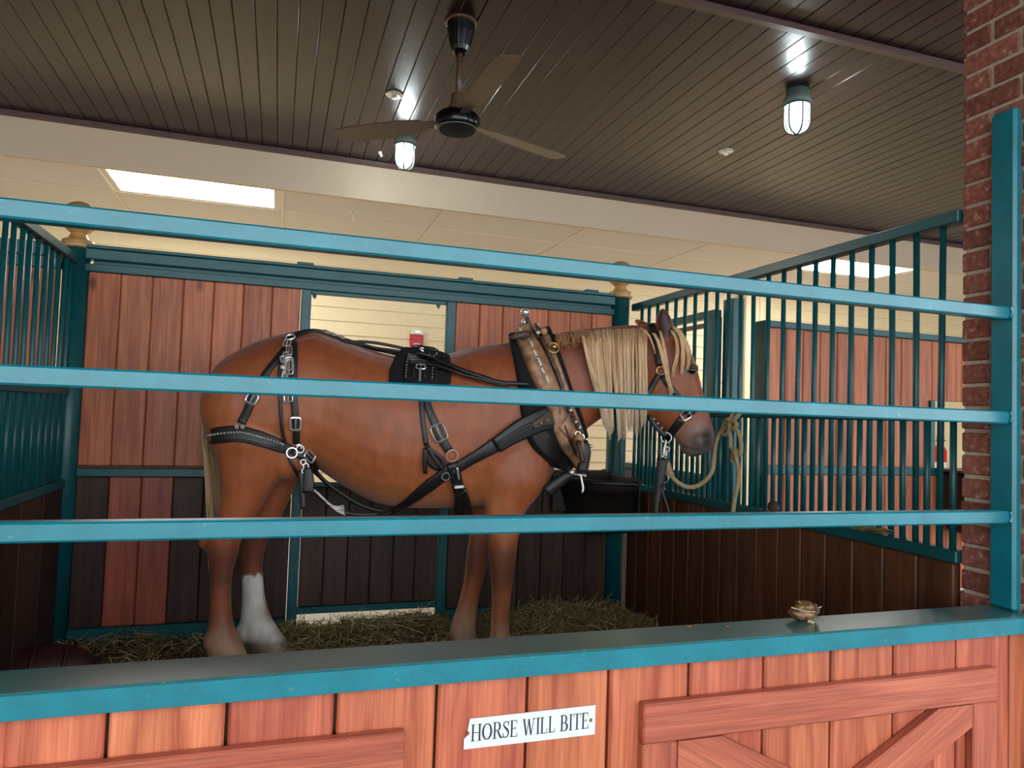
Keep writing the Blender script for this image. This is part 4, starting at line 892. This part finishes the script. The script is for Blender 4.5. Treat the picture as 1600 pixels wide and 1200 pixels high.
obj('ferrule', join(*[ball(hit(*q)[0]+hit(*q)[1]*.088, .010, 10, 6) for q in ((836, 523), (839, 532), (878, 640), (885, 655), (890, 662), (902, 680))]), SI, hm, True)
obj('hame_chain', join(*[ring_at(q, .012, .0035, .092, .5) for q in ((879, 646), (882, 652), (886, 658), (889, 664))]), M['dark_leather'], hm)
ht = obj('hame_strap', ribbon([(909, 690), (913, 704), (912, 722), (909, 738)], [.05, .06, .05, .05], .022, .004, free=-.19), LE, co, True); obj('buckle', join(*[torus(on_body(x_, y_, -.2), -side(1.3), .012, .003) for x_, y_ in ((903, 678), (907, 688), (909, 683))]), SI, ht)
obj('collar_top', ribbon([(796, 530), (806, 526), (818, 523), (828, 523)], [.02, .03, .04, .03], .03, .01), M['dark_leather'], co, True)

# halter and lead rope
ha = thing('halter', 'black webbing halter with silver rings buckled on the horse\'s head', 'halter', (1.8, 3.0, 1.4))
obj('crown_strap', ribbon([(1017, 511), (1022, 520), (1026, 532), (1029, 550), (1031, 572)], [.034, .036, .036, .036, .032], .007, .016), LE, ha, True)
obj('side_ring', ring_at((1033, 580), .020, .0045, .016), M['brass'], ha, True)
obj('throat_strap', ribbon([(1030, 585), (1024, 596), (1014, 613), (1006, 628), (1004, 640)], .026, .007, .010), LE, ha, True)
obj('cheek_strap', ribbon([(1035, 587), (1043, 600), (1055, 613), (1064, 628), (1072, 645)], .026, .007, .010), LE, ha, True)
obj('nose_strap', ribbon([(1072, 648), (1082, 642), (1094, 635), (1103, 629)], .026, .007, .010), LE, ha, True)
obj('jaw_strap', ribbon([(1066, 653), (1058, 664), (1050, 674), (1043, 682)], .036, .007, .010), LE, ha, True)
obj('cheek_ring', buckle((1071, 648), (5, -3), .044, .040, .003, .016), SI, ha)
ch = obj('chin_strap', ribbon([(1013, 648), (1020, 660), (1030, 672), (1041, 682)], .024, .008, .006, free=-.05), LE, ha, True)
obj('stud', join(*[ball(on_body(x_, y_, -.065), .006, 8, 6) for x_, y_ in ((1022, 655), (1028, 662), (1034, 669))]), SI, ch)
obj('chin_ring', torus(on_body(1041, 684, -.05), -side(1.8), .024, .0035, 24, 8), SI, ha, True)
p_ = lambda a, b, o=-.06: on_body(a, b, o)
ld = thing('lead_rope', 'tan braided lead rope looping from the horse\'s chin to a knot on the bars', 'rope', (1.95, 2.95, 1.0))
KN = [at_x(a, b, 2.062) for a, b in ((1129, 672), (1138, 668))]
RR = .0105
obj('snap', join(tube(spline([p_(1041, 691), p_(1038, 700), p_(1037, 712)], 8), .006, 8), torus(p_(1042, 702), -side(1.8), .012, .0035), ball(p_(1035, 713), .009), ball(p_(1040, 711), .009), tube([p_(1041, 700), p_(1042, 720)], .005, 8)), SI, ld, True)
loop = spline([p_(1041, 720), p_(1043, 732), p_(1048, 742), p_(1058, 753), p_(1074, 761), p_(1090, 759), p_(1106, 747, -.07), (p_(1114, 731, -.07)), p_(1117, 702, -.09)*.6+at_x(1117, 702, 2.05)*.4, at_x(1121, 684, 2.05), KN[0], KN[1]], 60)
obj('loop', tube(loop, RR, 10), M['rope'], ld, True)
obj('whipping', join(tube([p_(1042, 722), p_(1046, 738), p_(1050, 745)], RR*1.5, 10), *[torus(p_(a, b), p_(1049, 744)-p_(1044, 735), RR*1.6, .003, 14, 6) for a, b in ((1045, 736), (1048, 742))]), M['rope'], ld, True)
kx = lambda a, b, X=2.062: at_x(a, b, X)
obj('knot', join(tube(spline([kx(1128, 672), kx(1132, 660, 2.05), kx(1138, 655, 2.04), kx(1141, 664, 2.04), kx(1138, 676, 2.045), kx(1131, 680, 2.055), kx(1128, 674, 2.07)], 24), RR, 10), tube(spline([kx(1136, 664, 2.05), kx(1141, 655), kx(1146, 645, 2.07), kx(1150, 636, 2.085), kx(1158, 634, 2.09), kx(1157, 644, 2.075), kx(1150, 653, 2.06), kx(1141, 660, 2.05)], 24), RR, 10), tube(spline([kx(1139, 662, 2.04), kx(1147, 659, 2.04), kx(1151, 664, 2.04), kx(1146, 669, 2.042), kx(1139, 670, 2.05)], 16), RR, 10)), M['rope'], ld, True)
obj('tail_end', tube(spline([kx(1138, 668, 2.05), kx(1141, 682, 2.05), kx(1142, 698, 2.05), kx(1146, 704, 2.052), kx(1144, 722, 2.052)], 20), RR, 10), M['rope'], ld, True)
obj('tail_end', tube(spline([kx(1146, 666, 2.05), kx(1154, 676, 2.05), kx(1158, 694, 2.05), kx(1156, 712, 2.052), kx(1149, 702, 2.045), kx(1150, 715, 2.04), kx(1154, 735, 2.04), kx(1153, 757, 2.04), kx(1148, 780, 2.04), kx(1144, 812, 2.04)], 44), RR, 10), M['rope'], ld, True)
hs = thing('hanging_strap', 'black leather straps hanging from the snap under the horse\'s chin', 'strap', (1.75, 2.95, .8))
obj('strap', ribbon([(1035, 716), (1032, 740), (1029, 765), (1026, 785), (1024, 815)], [.05, .046, .036, .028, .024], .012, .004, free=-.07), LE, hs, True)
obj('strap', ribbon([(1033, 757), (1037, 775), (1043, 792), (1048, 812)], .012, .008, .004, free=-.075), LE, hs, True)
obj('ring', torus(on_body(1038, 747, -.08), side(1.9)+np.array([.8, 0, 0]), .022, .003), SI, hs, True)

# ------------------------------------------------------------------ troughs, hay, odds and ends
def feed_trough(cx, cy, label, R_=.42, zt=.84, flip=1):
    o = thing('feed_trough', label, 'trough', (cx, cy, .5)); n = 20; V = []; Fa = []
    rows = [(R_, zt), (R_, zt-.05), (R_*.93, zt-.06), (R_*.80, zt-.2), (R_*.62, zt-.30), (R_*.05, zt-.31)]
    for r_, z_ in rows:
        for k in range(n+1):
            a = math.pi/2*k/n; V.append((cx-flip*r_*math.cos(a), cy-r_*math.sin(a), z_))
    for i in range(len(rows)-1):
        for k in range(n): Fa.append((i*(n+1)+k, i*(n+1)+k+1, (i+1)*(n+1)+k+1, (i+1)*(n+1)+k))
    obj('bowl', (V, Fa), M['trough'], o, True)
    obj('rim', tube([(cx-flip*R_*math.cos(math.pi/2*k/n), cy-R_*math.sin(math.pi/2*k/n), zt) for k in range(n+1)], .016, 8), M['trough'], o, True)
    xa, xb = sorted((cx, cx-flip*R_*1.06))
    obj('back_plate', box(xa, xb, cy, cy+.012, zt-.2, zt+.035), M['trough'], o); obj('side_plate', box(cx-.006, cx+.006, cy-R_*1.05, cy, zt-.2, zt+.03), M['trough'], o)
    return o
feed_trough(1.975, 4.02, 'black corner feed trough below the horse\'s chest strap', .36, .835)
nt = thing('feed_trough', 'dark feed trough of the next stall, seen between bars beside the brick pillar', 'trough', (4.9, 3.9, .5))
obj('bowl', join(box(4.66, 5.2, 3.72, 4.05, .60, .90, .02), box(4.74, 5.2, 3.76, 4.05, .46, .60, .02)), M['trough'], nt); obj('rim', box(4.64, 5.2, 3.70, 4.052, .90, .925, .006), M['plank_brown'], nt)
def hay_height(x, y):
    h = .030+.012*np.sin(x*9+y*5)+.010*np.sin(x*17-y*11)
    h = h+.075*np.exp(-((x-1.78)**2/.10+(y-3.70)**2/.10))+.055*np.exp(-((x-.55)**2/.16+(y-3.85)**2/.05))+.05*np.exp(-((x-1.4)**2/.08+(y-3.8)**2/.04))
    return h
gx = np.linspace(-.97, 2.06, 90); gy = np.linspace(1.75, 4.05, 70); V = [(x_, y_, max(.004, hay_height(x_, y_)-.03)) for x_ in gx for y_ in gy]
Fa = [(i*70+j, (i+1)*70+j, (i+1)*70+j+1, i*70+j+1) for i in range(89) for j in range(69)]
HC1, HC2, HC3 = lin(150, 132, 84), lin(104, 92, 52), lin(190, 172, 128)
BED = ((V, Fa), [np.array(lin(66, 54, 38)[:3])*(.8+.4*abs(math.sin(v[0]*40+v[1]*33))) for v in V])
N_ = 26000; V = np.zeros((N_*6, 3)); Cc = np.zeros((N_*6, 3)); Fa = []
xs = U(-.95, 2.02, N_); ys = 4.04-np.abs(U(0, 1, N_))**1.35*1.5; pile = U(0, 1, N_) < .22
xs[pile] = np.clip(RNG.normal(1.70, .26, pile.sum()), 1.1, 2.03); ys[pile] = np.clip(RNG.normal(3.76, .20, pile.sum()), 3.2, 4.04)
keep = (xs > .05) | (U(0, 1, N_) < .35); zs = hay_height(xs, ys)-.02+np.abs(RNG.normal(0, .013, N_)); an = U(0, 2*math.pi, N_); ln = U(.03, .13, N_); tl = RNG.normal(0, .22, N_); steep = U(0, 1, N_) < .03; tl[steep] = U(.3, 1.1, steep.sum())
for i in range(N_):
    if not keep[i]: continue
    d = np.array([math.cos(an[i])*math.cos(tl[i]), math.sin(an[i])*math.cos(tl[i]), math.sin(tl[i])]); c = np.array([xs[i], ys[i], zs[i]+abs(d[2])*ln[i]*.5]); w = np.array([-math.sin(an[i]), math.cos(an[i]), .5])*.0016
    b = np.array([0, 0, U(-.012, .008)])
    for k, (s, q) in enumerate(((-.5, 0), (0, 1), (.5, 0))):
        P = c+d*ln[i]*s+b*q; P[1] = min(P[1], 4.045); P[0] = min(max(P[0], -.97), 2.06); P[2] = max(P[2], .004); V[i*6+k*2] = P-w; V[i*6+k*2+1] = P+w
    t = U(); Cc[i*6:i*6+6] = tone(HC1, HC2, t) if U() < .85 else np.array(HC3[:3]); Fa += [(i*6, i*6+1, i*6+3, i*6+2), (i*6+2, i*6+3, i*6+5, i*6+4)]
hy = obj('hay', (V, Fa), M['hay'], None, False, origin=(.5, 3.4, 0), cols=Cc); tag(hy, 'loose greenish hay strewn and piled along the back of the stall', 'hay', kind='stuff')
obj('bedding', BED[0], M['hay'], hy, True, cols=BED[1])
mb = thing('salt_block', 'dark maroon rounded block on the stall floor in the bottom left corner', 'block', (-.80, 3.0, 0))
mbp = at_z(72, 1030, .10)
obj('block', ball((mbp[0], mbp[1], .05), 1, 20, 12, (.20, .12, .11)), M['maroon'], mb, True)
obj('strap_band', join(*[torus((mbp[0]+dx, mbp[1], .06), (1, 0, 0), .112, .006, 24, 6) for dx in (-.03, .09)]), M['maroon'], mb, True)
sp_ = at_z(1252, 968, .677); sx, sy = sp_[0], sp_[1]-.004
du = thing('dung_clump', 'shiny brown clump with bits of straw resting on the teal sill', 'clump', (sx, sy, .677))
sy -= .006
wob = lambda g: ([(p[0]+.004*math.sin(p[2]*300+p[0]*200), p[1]+.003*math.sin(p[0]*260), p[2]+.003*math.sin(p[0]*310+p[1]*200)) for p in g[0]], g[1])
obj('lump', wob(ball((sx-.004, sy, .697), 1, 24, 14, (.040, .026, .0185))), M['dung'], du, True)
obj('lump', wob(ball((sx+.003, sy+.001, .713), 1, 20, 12, (.031, .021, .015))), M['dung'], du, True)
obj('lump', wob(ball((sx+.026, sy-.010, .706), 1, 16, 12, (.0125, .0125, .0175))), M['stone'], du, True)
obj('straw', join(tube([(sx-.052, sy-.012, .718), (sx-.022, sy-.026, .710), (sx+.012, sy-.028, .707)], .0014, 5), tube([(sx+.026, sy-.016, .710), (sx+.046, sy-.012, .715)], .0018, 5), tube([(sx-.02, sy-.01, .727), (sx-.028, sy-.012, .733)], .0012, 5), tube([(sx-.01, sy-.026, .684), (sx+.004, sy-.034, .680)], .004, 6)), M['rope'], du)
for i, (a, b, r_) in enumerate(((1076, 979, .006), (1136, 979, .005), (1086, 977, .003))):
    p = at_z(a, b, .679); tag(obj('crumb', ball((p[0], min(p[1], 1.627), .6795), r_, 9, 6, (1.4, .8, .5)), M['dung']), ('largest dry crumb on the teal sill beside the hay pile', 'dry crumb on the sill nearest the shiny clump', 'tiny dry crumb on the sill between two others')[i], 'crumb')
p = at_x(1208, 790, 2.095); tag(obj('dried_clod', ball((2.10, p[1], .838), 1, 14, 10, (.024, .034, .028)), M['stone']), 'dried brown clod on the right divider\'s rail near the rope end', 'clod')
p = at_x(1362, 832, 2.10); paths = [[(2.10+U(-.02, .02), p[1]+U(-.08, .08), .818+U(0, .02)), (2.10+U(-.02, .02), p[1]+U(-.09, .09), .822+U(0, .02)), (2.10+U(-.03, .03), p[1]+U(-.1, .1), .818+U(0, .02))] for _ in range(90)]
g, cc = strands(paths, .0016, .0004, [tone(HC1, HC2, U()) for _ in paths]); tag(obj('hay_wisp', g, M['hay'], None, cols=cc), 'wisp of hay caught on the right divider\'s rail between the bars', 'hay')
